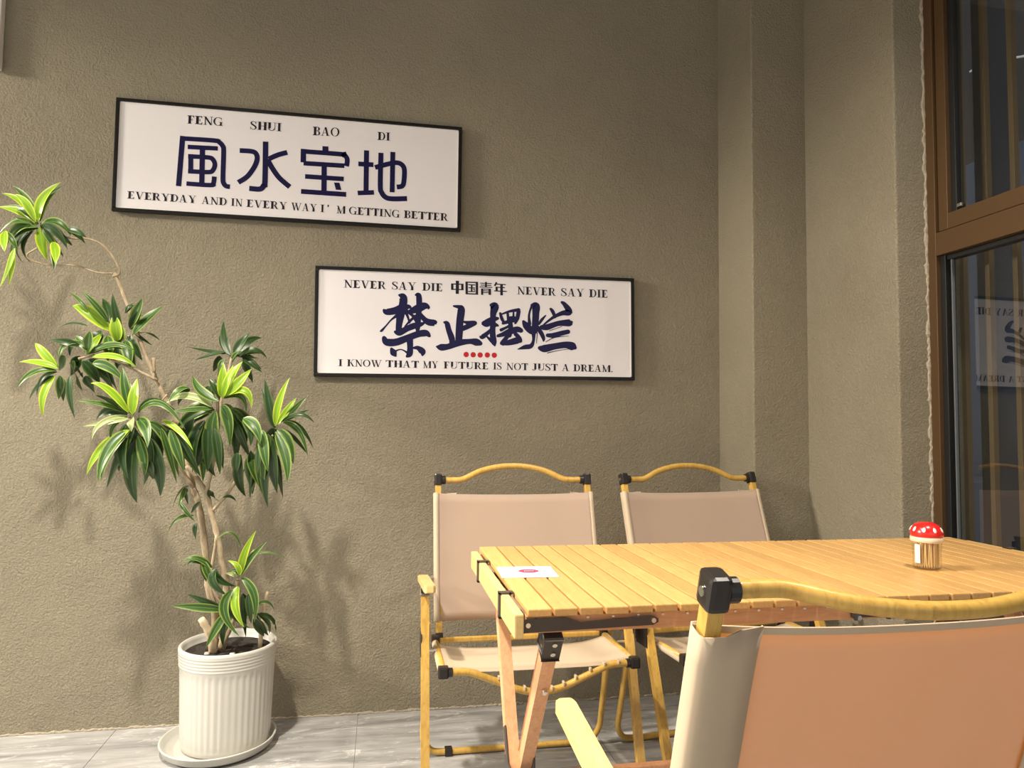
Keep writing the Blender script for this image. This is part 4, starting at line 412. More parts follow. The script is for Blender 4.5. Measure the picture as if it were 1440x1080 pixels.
GL = {
'I': (.44, [rect(.115, .325, 0, 1), serif(0, .44, 0), serif(0, .44, 1)]),
'E': (.70, [stem(.10), rect(0, .64, 0, TN), rect(0, .62, 1-TN, 1), rect(.2, .46, .48, .53), [(.60, 0), (.68, .27), (.65, .27), (.50, .03)], [(.60, 1), (.64, .74), (.61, .74), (.50, .97)], rect(.44, .475, .37, .64)]),
'F': (.64, [stem(.10), serif(0, .40, 0), rect(0, .60, 1-TN, 1), rect(.2, .44, .47, .52), [(.58, 1), (.63, .72), (.60, .72), (.48, .97)], rect(.42, .455, .36, .63)]),
'H': (.86, [stem(.10), stem(.605), serif(0, .36, 0), serif(0, .36, 1), serif(.5, .86, 0), serif(.5, .86, 1), rect(.2, .65, .48, .53)]),
'N': (.84, [thin(.13), diag(.06, 1, .60, 0, .18), rect(.70, .75, 0, 1), serif(0, .30, 0), serif(0, .26, 1), serif(.58, .86, 1)]),
'M': (1.02, [thin(.13), rect(.77, .77+TH, 0, 1), diag(.08, 1, .42, 0, .15), diag(.80, 1, .44, 0, .05), serif(0, .30, 0), serif(0, .26, 1), serif(.68, 1.02, 0), serif(.80, 1.02, 1)]),
'A': (.86, [diag(.34, 1, .56, 0, .17), diag(.38, 1, .10, 0, .05), rect(.2, .58, .30, .35), serif(0, .26, 0), serif(.50, .86, 0)]),
'V': (.86, [diag(.10, 1, .36, 0, .17), diag(.72, 1, .42, 0, .05), serif(0, .36, 1), serif(.60, .88, 1)]),
'W': (1.22, [diag(.08, 1, .32, 0, .16), diag(.58, 1, .36, 0, .05), diag(.48, 1, .74, 0, .16), diag(1.08, 1, .80, 0, .05), serif(0, .34, 1), serif(.42, .74, 1), serif(.97, 1.24, 1)]),
'Y': (.84, [diag(.10, 1, .36, .42, .17), diag(.70, 1, .43, .42, .05), rect(.345, .345+TH, 0, .46), serif(.24, .60, 0), serif(0, .36, 1), serif(.57, .85, 1)]),
'U': (.84, [rect(.10, .10+TH, .28, 1), rect(.68, .73, .28, 1), serif(0, .36, 1), serif(.57, .85, 1)]+arc(.415, .30, .315, .31, .10, .06, 180, 360)),
'T': (.76, [rect(.30, .30+TH, 0, 1), serif(.18, .58, 0), rect(.02, .74, 1-TN, 1), [(0, 1), (.14, .97), (.04, .72), (.01, .72)], [(.76, 1), (.62, .97), (.72, .72), (.75, .72)]]),
'D': (.82, [stem(.10), rect(0, .42, 0, TN), rect(0, .42, 1-TN, 1)]+arc(.40, .5, .40, .5, .16, .05, -90, 90)),
'B': (.72, [stem(.10), rect(0, .42, 0, TN), rect(0, .40, 1-TN, 1), rect(.2, .42, .50, .55)]+arc(.40, .76, .26, .24, .15, .045, -90, 90)+arc(.41, .265, .29, .265, .15, .045, -90, 90)),
'R': (.84, [stem(.10), serif(0, .36, 0), rect(0, .42, 1-TN, 1), rect(.2, .42, .46, .51), diag(.38, .49, .62, 0, .16), serif(.62, .86, 0)]+arc(.41, .73, .28, .27, .15, .045, -90, 90)),
'O': (.86, arc(.43, .5, .42, .51, .16, .05, 0, 360, 30)),
'G': (.86, arc(.43, .5, .42, .51, .15, .05, 48, 330, 26)+[rect(.62, .77, .02, .42), serif(.50, .86, .0), rect(.52, .86, .40, .445), [(.70, .96), (.75, .96), (.75, .66), (.72, .66)]]),
'S': (.60, kst([(.50, .72, .03), (.44, .93, .05), (.28, .975, .06), (.10, .88, .10), (.10, .70, .15), (.28, .54, .17), (.46, .38, .16), (.52, .20, .13), (.40, .05, .07), (.24, .025, .05), (.08, .12, .05), (.04, .30, .03)])+[rect(.50, .54, .70, .99), rect(.01, .05, .01, .32)]),
'J': (.54, [rect(.24, .24+TH, .16, 1), serif(.12, .52, 1)]+arc(.20, .18, .195, .19, .12, .06, 180, 360)),
'K': (.84, [stem(.10), serif(0, .36, 0), serif(0, .36, 1), diag(.68, 1, .24, .42, .05), diag(.36, .58, .62, 0, .16), serif(.55, .87, 0), serif(.56, .84, 1)]),
"'": (.22, [[(.04, 1.02), (.20, 1.02), (.18, .84), (.08, .68)]]),
'.': (.26, arc(.13, .08, .085, .085, .085, .085, 0, 360, 12)),
}
def word(pr, t, u0, v0, u1, v1, cap):
    gap = .05; tot = sum(GL[c][0] for c in t)+gap*(len(t)-1)
    sx = (u1-u0)/tot; x = 0
    for c in t:
        wd, polys = GL[c]
        for q in polys:
            pr.quad([(u0+(x+px)*sx, v0+(v1-v0)*((x+px)/tot)-py*cap) for px, py in q])
            pr.k = (pr.k+1) % 24
        x += wd+gap
SW, SH, ST = 1.22, .405, .016
def sign(x, z, tilt, label):
    t = empty('wall_sign', (x, WY-ST-.003, z), 0, label, 'sign'); t.rotation_euler = (0, tilt, 0)
    fr = B(); fwid = .013
    box(fr, (0, 0, -fwid), (SW, ST, 0), .0025); box(fr, (0, 0, -SH), (SW, ST, -SH+fwid), .0025)
    box(fr, (0, 0, -SH+fwid), (fwid, ST, -fwid), .0025); box(fr, (SW-fwid, 0, -SH+fwid), (SW, ST, -fwid), .0025)
    obj('frame', fr, M_frame, t)
    obj('board', bx((fwid-.001, .005, -SH+fwid-.001), (SW-fwid+.001, .012, -fwid+.001)), M_board, t)
    bd = B()
    for lo, hi in (((fwid, .0035, -SH+fwid), (SW-fwid, .0055, -SH+fwid+.003)), ((fwid, .0035, -fwid-.003), (SW-fwid, .0055, -fwid)), ((fwid, .0035, -SH+fwid), (fwid+.003, .0055, -fwid)), ((SW-fwid-.003, .0035, -SH+fwid), (SW-fwid, .0055, -fwid))): box(bd, lo, hi)
    obj('inner_bead', bd, M_white, t)
    return t
PY = .0046
s1 = sign(-.943, 2.177, 0.0, 'upper white sign with black frame reading FENG SHUI BAO DI')
pr = Print()
chars = [G1[:8], G1[8:12], G1[12:19], G1[19:]]
for ch in chars:
    pr = Print()
    for k, q in ch: pr.stroke(k, q)
    pr.done('character', M_navy, s1, PY)
for row in (T1[:4], T1[4:]):
    for t in row:
        pr = Print(); word(pr, *t); tag(pr.done('printed_word', M_ink, s1, PY), kind='stuff')
s2 = sign(-.252, 1.615, -.0094, 'lower white sign with black frame and blue brush characters, NEVER SAY DIE')
for ch in (G2[:15], G2[15:20], G2[20:37], G2[37:]):
    pr = Print()
    for k, q in ch: pr.stroke(k, q)
    pr.done('brush_character', M_navy, s2, PY)
pr = Print()
for k, q in G3: pr.stroke(k, q)
pr.done('small_characters', M_ink, s2, PY)
for row in (T2[:6], T2[6:]):
    for t in row:
        pr = Print(); word(pr, *t); tag(pr.done('printed_word', M_ink, s2, PY), kind='stuff')
for u, v in DOTS:
    pr = Print(); pr.quad([(u+10.2*math.cos(a), v+10.2*math.sin(a)) for a in (2*math.pi*k/20 for k in range(20))])
    pr.done('red_dot', M_red, s2, PY)
# ================================================================ TABLE
TX0, TX1, TY0, TY1, TZ = .245, 1.590, 1.165, 1.763, .74
tb = empty('slatted_table', (TX0, TY0, 0), 0, 'folding table with a roll top of pale wooden slats and crossed legs', 'table')
def tl(p): return (p[0]-TX0, p[1]-TY0, p[2])
def tbx(name, lo, hi, m_, bev=.001): return obj(name, bx(tl(lo), tl(hi), bev), m_, tb)
NS = 30; pitch = (TX1-TX0+.004)/NS
sm = finish(bx((.0, 0, 0), (pitch-.0042, TY1-TY0, .013), .0022), 'slat', M_slat)
for k in range(NS): link('slat', sm, tb, (k*pitch+random.uniform(-.0003, .0003), random.uniform(-.0012, .0012), TZ-.013+random.uniform(-.0003, .0003)))
for y in (TY0+.006, TY1-.026): tbx('rail', (TX0-.002, y, .699), (TX1+.002, y+.02, .727), M_rail)
rv = B(); 
for k in range(NS):
    for y in (TY0+.005,): box(rv, (k*pitch+.012, .0040, TZ-.019), (k*pitch+.017, .0062, TZ-.0155))
obj('rivets', rv, M_rivet, tb)
for xe, s in ((TX0-.026, -1), (TX1+.010, 1)):
    eb = tbx('end_beam', (xe, TY0-.016, .697), (xe+.016, TY1-.04, .737), M_arm, .003)
    for yy in (1.292, 1.586):
        st_ = B(); box(st_, tl((xe-.003, yy-.008, .694)), tl((xe, yy+.008, .741))); box(st_, tl((xe+.016, yy-.008, .694)), tl((xe+.019, yy+.008, .741)))
        box(st_, tl((xe-.003, yy-.008, .737)), tl((xe+.024, yy+.008, .7405))); box(st_, tl((xe-.003, yy-.008, .6935)), tl((xe+.019, yy+.008, .697)))
        obj('strap', st_, M_strap, tb)
    # dark hinge plates in the gap
    hp = B()
    for yy in (1.20, 1.36, 1.44, 1.52, 1.66): box(hp, tl((xe+.0165 if s < 0 else xe-.008, yy-.018, .708)), tl((xe+.0245 if s < 0 else xe-.0005, yy+.018, .728)), .002)
    obj('hinge_plates', hp, M_dark, tb)
# steel brace links on both long sides
for y, dy in ((TY0+.0035, -.003), (TY1-.004, .0)):
    for (xa, xb, za, zb) in ((.237, .474, .7145, .7155), (1.598, 1.03, .7145, .7145)):
        lk = B(); s = 1 if xb > xa else -1
        xa_, xb_ = xa, xb
        prof = [(xa_, .724), (xa_+s*.075, .724), (xa_+s*.10, .716), (xb_-s*.01, .7225), (xb_, .717), (xb_, .711), (xb_-s*.01, .7065), (xa_, .702)]
        f = [lk.verts.new(tl((px, y+dy-.001, pz))) for px, pz in prof]; g = [lk.verts.new(tl((px, y+dy+.0022, pz))) for px, pz in prof]
        lk.faces.new(f); lk.faces.new(g[::-1])
        for k in range(8): lk.faces.new((f[k], g[k], g[(k+1) % 8], f[(k+1) % 8]))
        bmesh.ops.recalc_face_normals(lk, faces=lk.faces)
        lo_ = obj('steel_link', lk, M_dark, tb)
        rb = B()
        for px in (xa_+s*.008, xb_-s*.009): cyl(rb, tl((px, y+dy-.0035, .7145)), tl((px, y+dy-.0008, .7145)), .0042, 12)
        obj('rivet', rb, M_rivet, lo_)
cl = B(); box(cl, tl((.845, TY0-.001, .703)), tl((.937, TY0+.005, .7135)), .003); box(cl, tl((.850, TY0-.002, .698)), tl((.866, TY0+.004, .712)), .003); box(cl, tl((.916, TY0-.002, .698)), tl((.934, TY0+.004, .712)), .003)
ck = obj('centre_clip', cl, M_dark, tb)
rb = B(); [cyl(rb, tl((px, TY0-.005, .7035)), tl((px, TY0-.0018, .7035)), .0045, 12) for px in (.858, .925)]; obj('rivet', rb, M_rivet, ck)
for xl, s in ((.291, 1), (1.544, -1)):
    a0, a1 = (xl, TY0+.022, .695), (xl, TY0+.50, .004); b0, b1 = (xl-s*.021, 1.60, .695), (xl-s*.021, 1.205, .004)
    la = obj('leg', bar(B(), tl(a0), tl(a1), .018, .034, (1, 0, 0), .003), M_legw, tb)
    lb = obj('leg', bar(B(), tl(b0), tl(b1), .018, .034, (1, 0, 0), .003), M_legw, tb)
    # top shoe of the near leg
    da = (Vector(a1)-Vector(a0)).normalized()
    sh = bar(B(), tl(Vector(a0)-da*.006), tl(Vector(a0)+da*.046), .024, .040, (1, 0, 0), .004)
    q = obj('steel_shoe', sh, M_dark, tb)
    rb = B()
    for k in (.010, .034):
        c = Vector(a0)+da*k; cyl(rb, tl(c+Vector((-.0135, 0, 0))), tl(c+Vector((.0135, 0, 0))), .004, 12); cyl(rb, tl(c+Vector((.002, -.0215, -.01))), tl(c+Vector((.002, -.0185, -.008))), .0045, 12)
    obj('rivet', rb, M_rivet, q)
    c = Vector(a0)+da*.135; rb = cyl(B(), tl(c+Vector((.002, -.022, -.012))), tl(c+Vector((.002, -.016, -.008))), .0045, 12); obj('rivet', rb, M_rivet, la)
    db = (Vector(b1)-Vector(b0)).normalized()
    q = obj('steel_shoe', bar(B(), tl(Vector(b0)-db*.006), tl(Vector(b0)+db*.046), .024, .040, (1, 0, 0), .004), M_dark, tb)
    # hub where the legs cross
    zc = .385; ca = Vector(a0)+da*((zc-.695)/da.z)
    hb = B(); cx_ = xl-s*.0105
    box(hb, tl((cx_-.0245, ca.y-.034, zc-.075)), tl((cx_-.0205, ca.y+.034, zc-.002)), .0015)
    bar(hb, tl((cx_-.0225, ca.y+.006, zc-.012)), tl((cx_-.0225, ca.y+.044, zc+.050)), .0035, .024, (1, 0, 0), .0015)
    box(hb, tl((cx_-.0245, ca.y-.038, zc-.080)), tl((cx_+.0010, ca.y-.030, zc-.004)), .0015)
    box(hb, tl((cx_+.0205, ca.y-.034, zc-.075)), tl((cx_+.0245, ca.y+.034, zc+.045)), .0015)
    q = obj('hub_bracket', hb, M_dark, tb)
    rb = B()
    for k in (-.018, -.004, .010): cyl(rb, tl((cx_-.0280, ca.y+k, zc-.028)), tl((cx_-.0240, ca.y+k, zc-.028)), .0045, 10)
    obj('rivet', rb, M_rivet, q)
tbx('stretcher', (.3045, 1.395, .335), (1.531, 1.415, .357), M_legw, .002)
# ---------------------------------------------------------------- things on the table
cd = empty('table_card', (.302, 1.451, TZ+.0006), -.06, 'small white card with a magenta oval on the left end of the slatted table', 'card')
obj('card_sheet', bx((-.058, -.052, 0), (.058, .052, .0012)), M_card, cd)
o = lathe(B(), [(0, 0), (.0215, 0), (.0215, .0002), (0, .0002)], 28); 
for v in o.verts: v.co.y *= .80
obj('oval_print', o, M_pink, cd, loc=(.004, .006, .0012), label='magenta oval print')
o = B()
for k in range(5): box(o, (-.0095+.0042*k, -.0018, 0), (-.0066+.0042*k, .0018, .0002))
obj('oval_print_marks', o, M_card, cd, loc=(.0045, .006, .0014))
o = B(); rnd = random.Random(4)
for k in range(40):
    x, y = rnd.choice((-1, 1))*rnd.uniform(.024, .05), rnd.uniform(-.030, .030); box(o, (x, y, 0), (x+rnd.uniform(.002, .005), y+.0016, .0002))
for k in range(6): box(o, (-.012+.005*k, -.024, 0), (-.0085+.005*k, -.021, .0002))
obj('small_print', o, M_pale, cd, loc=(0, 0, .0012))
JX, JY = 1.184, 1.375
jr = empty('toothpick_jar', (JX, JY, TZ+.0008), 0, 'small clear jar of toothpicks with a domed red cap with white dots', 'jar')
obj('jar_body', lathe(B(), [(0, 0), (.027, 0), (.029, .002), (.029, .064), (.026, .068), (.0248, .068), (.0275, .062), (.0275, .0035), (0, .0035)], 40), M_jar, jr, True)
cp = obj('cap', lathe(B(), [(0, .0695), (.031, .0695), (.0325, .074), (.0325, .080), (.030, .088), (.024, .0955), (.014, .1005), (0, .1022)], 40), M_cap, jr, True, label='glossy red domed cap')
obj('cap_ring', lathe(B(), [(0, .0585), (.031, .0585), (.0325, .0605), (.0325, .0685), (.0315, .0698), (0, .0698)], 40), M_cream, jr, True, label='cream ring under the cap')
for k in range(9):
    a = 2*math.pi*k/9+.35; bm = B()
    bmesh.ops.create_uvsphere(bm, u_segments=12, v_segments=8, radius=1)
    c = Vector((math.cos(a)*.0300, math.sin(a)*.0300, .0865)); nrm = Vector((math.cos(a)*.85, math.sin(a)*.85, .5)).normalized(); tt = Vector((-math.sin(a), math.cos(a), 0)); bb = nrm.cross(tt)
    for v in bm.verts: x, y, z = v.co; v.co = c+tt*x*.0036+bb*y*.0062+nrm*z*.0016
    obj('white_dot', bm, M_white, cp, True)
lb = B()
rows = []
for i in range(7):
    a = 3.12+.42*i/6; rows.append([lb.verts.new((r*math.cos(a), r*math.sin(a), z)) for r, z in ((.0291, .014), (.0291, .054), (.0296, .054), (.0296, .014))])
for p, q in zip(rows, rows[1:]):
    for k in range(4): lb.faces.new((p[k], q[k], q[(k+1) % 4], p[(k+1) % 4]))
lb.faces.new(rows[0]); lb.faces.new(rows[-1][::-1]); bmesh.ops.recalc_face_normals(lb, faces=lb.faces)
obj('paper_label', lb, M_white, jr, label='narrow white paper label')
pk = tube(B(), [(0, 0, 0), (0, 0, .004), (0, 0, .056), (0, 0, .060)], [.0003, .001, .001, .0003], 6); pkm = finish(pk, 'toothpick', M_pick)
rnd = random.Random(2); spots = []
for ring, n in ((.0228, 30), (.0180, 22), (.0125, 14)):
    for k in range(n): spots.append((ring, 2*math.pi*k/n+rnd.uniform(-.04, .04)))
for r, a in spots:
    o = link('toothpick', pkm); x, y = r*math.cos(a), r*math.sin(a)
    o.location = (JX+x, JY+y, TZ+.0052); tw = rnd.uniform(-.10, .10)
    o.rotation_euler = (-math.cos(a)*tw*.5, -math.sin(a)*tw*.5, 0)
    tag(o, 'thin wooden toothpick standing inside the red-capped jar', 'toothpick', 'toothpicks in the jar')
# ================================================================ CHAIRS
def chair(loc, rz, label, lean=.305, legs=.29, barang=0.0, open_=0.0, bow=.047):
    """folding camp chair facing local -Y; origin on the floor under the top of the back posts"""
    t = empty('folding_chair', loc, rz, label, 'chair', 'folding canvas camp chairs')
    ZT = .862; zb = .405
    def P(x, z): return Vector((x, -(ZT-z)*lean, z))         # a point in the plane of the back
    d = (P(0, ZT)-P(0, zb)).normalized(); nb = Vector((0, d.z, -d.y))  # nb points backwards (+Y)
    for s in (-1, 1):
        obj('back_post', bar(B(), P(s*.25, zb), P(s*.25, ZT-.008), .0185, .020, (1, 0, 0), .002), M_alu, t)
        c = B(); bar(c, P(s*.25, ZT-.018), P(s*.25, ZT+.019), .025, .031, (1, 0, 0), .006)
        cyl(c, P(s*.2375, ZT), P(s*.226, ZT), .0135, 16)
        cc = obj('post_cap', c, M_black, t)
        obj('rivet', cyl(B(), P(s*.2628, ZT), P(s*.2645, ZT), .0055, 14), M_rivet, cc)
        obj('post_foot_cap', bar(B(), P(s*.25, zb-.012), P(s*.25, zb+.010), .022, .024, (1, 0, 0), .003), M_black, t)
    pts = [(-.228, 0), (-.19, 0), (-.165, .004), (-.11, .5*bow+.006), (-.05, .93*bow), (0, bow), (.05, .93*bow), (.11, .5*bow+.006), (.165, .004), (.19, 0), (.228, 0)]
    pts = [P(x, ZT)+(d*math.cos(barang)+nb*math.sin(barang))*h for x, h in pts]
    obj('top_bar', tube(B(), crom(pts, 5), .0095, 14), M_alu, t, True)
    # back canvas
    z0, z1 = .447, .818
    def cf(u, v):
        x = -.2625+.525*u; z = z0+(z1-z0)*v
        bell = 1-abs(2*u-1)**2.4
        p = P(x, z)-nb*.0150+nb*(.016*bell); p.z -= .003*bell*v
        if v < .35: p += nb*(.004*math.sin(u*9+v*14)*(1-v/.35)*(1 if u < .3 or u > .7 else .3))
        return p
    bc = obj('back_canvas', sheet(B(), cf, 28, 14, .0012, tuple(nb)), M_canvas, t, True)
    hm = B(); sheet(hm, lambda u, v: cf(u, 1-.022*v)+nb*(.0018)+d*.0006, 28, 1, .0012, tuple(nb)); obj('hem', hm, M_sleeve, bc)
    for s in (-1, 1):
        # sleeve: closed band wrapped round the post and doubled over the panel
        prof = [(-.058, -.0115), (-.058, -.0100), (-.034, .0010), (-.0125, .0145), (.0, .0150), (.0115, .0135), (.0140, .008), (.0140, -.008), (.0115, -.0136), (.0, -.0150), (.0, -.0164), (.0125, -.0152), (.0155, -.009), (.0155, .009), (.0125, .0150), (.0, .0166), (-.0130, .0160), (-.035, .0028), (-.059, -.0085), (-.0592, -.0115)]
        sl = B(); rings = []
        for k in range(13):
            v = k/12; z = z0-.001+(z1-z0+.003)*v; r = []
            for px, py in prof:
                xx = s*(.25+px); u = (xx+.2625)/.525
                bell = 1-min(1, abs(2*u-1))**2.4
                far = max(0, min(1, (-px-.012)/.04))
                wrk = .0022*math.sin(k*1.1+px*90)*(far*(1-far)*4)+.0016*far
                zz = z+.003*(v**16)*far
                q = P(xx, zz)+nb*(py+.016*bell*far+wrk+.004*(v**16)*far); r.append(sl.verts.new(q))
            rings.append(r)
        n = len(prof)
        for a, b in zip(rings, rings[1:]):
            for k in range(n): sl.faces.new((a[k], a[(k+1) % n], b[(k+1) % n], b[k]))
        for r in (rings[0], rings[-1]):
            h = n//2
            for k in range(h-1): sl.faces.new((r[k], r[k+1], r[n-2-k], r[n-1-k]))
        bmesh.ops.recalc_face_normals(sl, faces=sl.faces)
        obj('canvas_sleeve', sl, M_sleeve, t, True)
    # seat
    ys, yr = -.425-open_*.3, -.150
    sz = lambda y: .392+(y-yr)/(ys-yr)*.008
    for s in (-1, 1):
        obj('seat_rod', tube(B(), [(s*.262, ys, sz(ys)), (s*.262, yr, sz(yr))], .0095, 12), M_alu, t, True)
        c = B(); box(c, (s*.262-.014, ys-.016, sz(ys)-.017), (s*.262+.014, ys+.010, sz(ys)+.013), .005); cyl(c, (s*.248, ys-.004, sz(ys)-.003), (s*.238, ys-.004, sz(ys)-.003), .012, 14)
        obj('seat_cap', c, M_black, t)
        # black lug joining seat rod, post foot and rear tube
        obj('pivot_lug', bx((s*.262-.012, yr-.012, .372), (s*.262+.012, yr+.012, .412), .004), M_black, t)
    pts = [(-.242, 0), (-.21, 0), (-.18, -.006), (-.12, -.030), (-.06, -.054), (0, -.063), (.06, -.054), (.12, -.030), (.18, -.006), (.21, 0), (.242, 0)]
    fb = obj('seat_front_bar', tube(B(), crom([(x, ys-.004, sz(ys)-.003+h) for x, h in pts], 5), .0095, 14), M_alu, t, True)
    rb = B()
    for k, x in enumerate((-.115, -.045, .03, .062, .095, .135, .175, .215)):
        h = -.063*(.5+.5*math.cos(math.pi*min(1, abs(x)/.2))); box(rb, (x-.003, ys-.0145, sz(ys)+h-.002), (x+.003, ys+.004, sz(ys)+h+.0075), .0015)
    obj('canvas_tabs', rb, M_sleeve, fb, label='cream cloth tabs round the bar')
    obj('seat_rear_bar', bx((-.25, yr-.006, .388), (.25, yr+.006, .404), .004), M_alu, t)
    def sf(u, v):
        x = -.270+.540*u; y = ys-.006+(yr-.015-ys)*v; q = abs(2*u-1)
        return Vector((x, y, sz(y)+.0105-(.016+.012*v)*(1-q**5)+(-.004 if q > .98 else 0)))
    obj('seat_canvas', sheet(B(), sf, 32, 10, -.0015, (0, 0, 1)), M_sleeve, t, True)
    for s in (-1, 1):
        sk = B()
        sheet(sk, lambda u, v: Vector((s*(.262+.0115*math.sin(u*3.0)), ys-.006+(yr-.015-ys)*v, sz(yr)+.0105*math.cos(u*3.0)+.001)), 6, 6, .0012, (s, 0, 0)); obj('seat_sleeve', sk, M_sleeve, t, True)
    # legs
    for s in (-1, 1):
        yt = -.235-open_*.2
        yf = yt-.575*legs
        lg = obj('front_leg', bar(B(), (s*.301, yt, .564), (s*.301, yf, .003), .0185, .022, (1, 0, 0), .002), M_alu, t)
        obj('leg_top_plug', bar(B(), (s*.301, yt+.003, .571), (s*.301, yt-.003, .552), .0205, .025, (1, 0, 0), .003), M_greyp, lg)
        obj('leg_foot', bar(B(), (s*.301, yf+.006, .020), (s*.301, yf, .0), .022, .026, (1, 0, 0), .003), M_black, lg)
        # armrest: wooden board sloping to the back post, rounded corners in front
        ar = B(); y0a, z0a, y1a, z1a = -.392, .603, -.075, .566
        prof = [(-.018, .0), (-.018, -.001)]
        L = math.hypot(y1a-y0a, z1a-z0a); out = [(-.0165, L), (-.016, .012), (-.0135, .004), (-.009, 0), (.009, 0), (.0135, .004), (.016, .012), (.0165, L)]
        dv = Vector((0, y1a-y0a, z1a-z0a)).normalized(); nv = Vector((0, -dv.z, dv.y))
        f = [ar.verts.new(Vector((s*.2975+px, y0a, z0a))+dv*py+nv*.010) for px, py in out]; g = [ar.verts.new(Vector((s*.2975+px, y0a, z0a))+dv*py-nv*.010) for px, py in out]
        top = ar.faces.new(f); bot = ar.faces.new(g[::-1])
        for k in range(8): ar.faces.new((f[k], g[k], g[(k+1) % 8], f[(k+1) % 8]))
        bmesh.ops.recalc_face_normals(ar, faces=ar.faces)
        bmesh.ops.bevel(ar, geom=[e for e in ar.edges if len(set(e.link_faces) & {top, bot}) == 1], offset=.0025, segments=2, affect='EDGES')
        am = obj('armrest', ar, M_arm, t)
        hz = z0a+(yt-y0a)/(y1a-y0a)*(z1a-z0a)
        obj('arm_bracket', bx((s*.301-.0125, yt-.020, hz-.024), (s*.301+.0125, yt+.020, hz-.0085), .003), M_black, am)
        obj('arm_bolt', cyl(B(), (s*.262, -.088, .571), (s*.285, -.088, .571), .005, 10), M_rivet, am)
        # rivet and plate of the scissor joint
        yl = yt-(.578-.43)*legs
        q = obj('joint_plate', bx((s*.3115-.0012, yl-.008, .392), (s*.3115+.0012, yl+.062, .455), .001), M_black, t)
        obj('link_pin', cyl(B(), (s*.268, yl+.01, .405), (s*.296, yl+.01, .405), .004, 10), M_rivet, t)
        pts_ = 0
    u = [(-.287, -.150, .450), (-.287, -.137, .40), (-.287, -.060, .130), (-.285, -.038, .062), (-.262, -.026, .022), (-.225, -.022, .0115), (-.15, -.022, .011)]
    path = crom([Vector(p) for p in u], 5)+crom([Vector((-p[0], p[1], p[2])) for p in u[::-1]], 5)
    obj('rear_leg_loop', tube(B(), path, .0098, 12), M_alu, t, True)
    for s in (-1, 1): obj('floor_pad', bx((s*.205-.012, -.036, .0), (s*.205+.012, -.008, .0235), .003), M_black, t)
    return t
chair((.432, 2.305, 0), 0.0, 'beige canvas folding chair with gold tube frame, behind the left end of the slatted table')
chair((1.060, 2.327, 0), .10, 'beige canvas folding chair beside the wall column, right of the other one behind the table', lean=.36, legs=.36)
fg = chair((.596, .692, 0), math.pi+.015, 'nearest beige canvas folding chair, seen from behind in the right foreground', barang=math.radians(97), bow=.046)
fg.scale = (1.02, 1.02, 1.02)
# ================================================================ POTTED PLANT
PX, PYY = -.478, 2.468
pt = empty('potted_plant', (PX, PYY, 0), 0, 'tall leggy dracaena with yellow-green leaves in a white fluted pot', 'plant')
def flute(a, r, z):
    if .040 < z < .262: return r*(1-.018*(.5+.5*math.cos(a*44)))
    if z >= .27 and z < .318: return r*(1-.010*(.5+.5*math.cos((z-.27)/.0096*2*math.pi)))
    return r
prof = [(0, .012), (.127, .012), (.133, .016), (.134, .030), (.1375, .042)]+[(.138+.0062*(k/10), .046+.21*k/10) for k in range(11)]+[(.1455, .264)]+[(.1475+.003*k/24, .270+.002*k) for k in range(24)]+[(.1505, .319), (.1495, .326), (.145, .329), (.139, .327), (.1355, .318), (.132, .285), (0, .285)]
obj('pot', lathe(B(), prof, 176, flute), M_whitepot, pt, True)
so = lathe(B(), [(0, .2855), (.131, .2855), (.1335, .303), (.10, .306), (.05, .309), (0, .308)], 40, lambda a, r, z: r)
for v in so.verts:
    if v.co.z > .30 and Vector((v.co.x, v.co.y)).length < .125: v.co.z += random.uniform(-.005, .005)
obj('soil', so, M_soil, pt, True)
ps = lathe(B(), [(0, 0), (.150, 0), (.168, .012), (.174, .030), (.177, .033), (.174, .036), (.169, .033), (.163, .016), (.146, .0105), (0, .0105)], 72)
tag(obj('pot_saucer', ps, M_whitepot, None, True, loc=(PX-.020, PYY-.006, .0005)), 'round white saucer on the floor under the fluted pot', 'saucer')
def pl(p): return Vector((p[0]-PX, p[1]-PYY, p[2]))
for name, q in BRANCHES:
    pts = crom([Vector(p[:3]) for p in q], 4); rr = [p[3] for p in q]
    R_ = []
    for i in range(len(pts)):
        k = i/4; a = int(min(k, len(rr)-1)); b = min(a+1, len(rr)-1); R_.append((rr[a]+(rr[b]-rr[a])*(k-a))*(1+.12*math.sin(i*2.3)))
    pts = [pl(p) for p in pts]
    if name in ('trunk', 'cut_stub') : pts[0].z = min(pts[0].z, .30)
    obj(name, tube(B(), pts, R_, 10), M_cut if name == 'cut_stub' else M_bark, pt, True)
rl = random.Random(7)
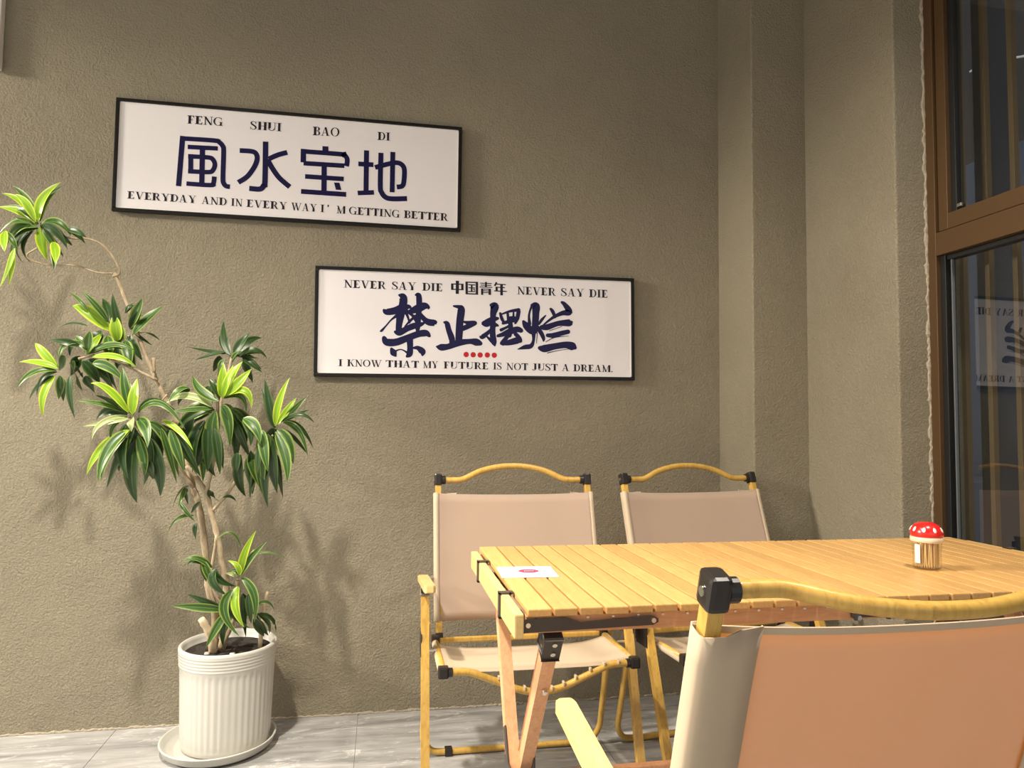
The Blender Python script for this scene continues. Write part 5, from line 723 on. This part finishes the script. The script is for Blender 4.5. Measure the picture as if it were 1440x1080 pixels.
def leaf(a, m_, e, wd, c):
    a, m_, e = Vector(a), Vector(m_), Vector(e)
    ctl = m_*1.0+(m_-(a+e)/2)*.6
    n = 11; bm = B(); uvl = bm.loops.layers.uv.new('uv'); rows = []
    chord = (e-a).normalized()
    nrm = Vector((rl.uniform(-.55, .55), -1, rl.uniform(.0, .9)))
    for i in range(n+1):
        t = i/n; p = (1-t)**2*a+2*t*(1-t)*ctl+t*t*e; tg = (2*(1-t)*(ctl-a)+2*t*(e-ctl)).normalized()
        sd = tg.cross(nrm)
        if sd.length < .15: sd = tg.cross(Vector((1, 0, .3)))
        sd.normalize(); up_ = sd.cross(tg)
        if up_.dot(nrm) < 0: up_ = -up_
        hw = wd*.5*max(.02, (math.sin(math.pi*min(1, t**.8*.97+.03))**.8)*(1 if t < .5 else 1))*(1.0)
        hw = wd*.55*(max(0, math.sin(math.pi*t**.80))**.85)*(1-.22*t)+.0016*(1-t)
        rows.append([bm.verts.new(pl(p+sd*hw*k+up_*(-.0+hw*.34*abs(k)))) for k in (-1, -.5, 0, .5, 1)])
    for i in range(n):
        for k in range(4):
            f = bm.faces.new((rows[i][k], rows[i+1][k], rows[i+1][k+1], rows[i][k+1]))
            for lp, (uu, vv) in zip(f.loops, ((i/n, k/4), ((i+1)/n, k/4), ((i+1)/n, (k+1)/4), (i/n, (k+1)/4))): lp[uvl].uv = (uu, vv)
    obj('leaf', bm, M_leaf[c], pt, True)
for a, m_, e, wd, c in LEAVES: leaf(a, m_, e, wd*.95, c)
extra = 0
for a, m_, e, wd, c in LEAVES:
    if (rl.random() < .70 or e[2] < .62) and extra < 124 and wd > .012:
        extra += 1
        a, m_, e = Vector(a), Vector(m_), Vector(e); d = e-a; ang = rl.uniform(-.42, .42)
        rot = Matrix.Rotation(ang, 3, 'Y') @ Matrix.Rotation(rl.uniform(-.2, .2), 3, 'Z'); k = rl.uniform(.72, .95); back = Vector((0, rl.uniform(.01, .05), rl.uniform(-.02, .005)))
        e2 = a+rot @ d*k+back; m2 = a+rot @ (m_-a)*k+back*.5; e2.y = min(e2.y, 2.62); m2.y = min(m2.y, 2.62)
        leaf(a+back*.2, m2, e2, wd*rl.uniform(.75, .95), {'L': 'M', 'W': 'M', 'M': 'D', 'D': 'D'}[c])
# small fallen bits on the soil
for x, y in ((.02, -.09), (-.06, -.07)):
    obj('soil_stone', bx((x, y, .306), (x+.016, y+.014, .316), .004), M_white, pt)
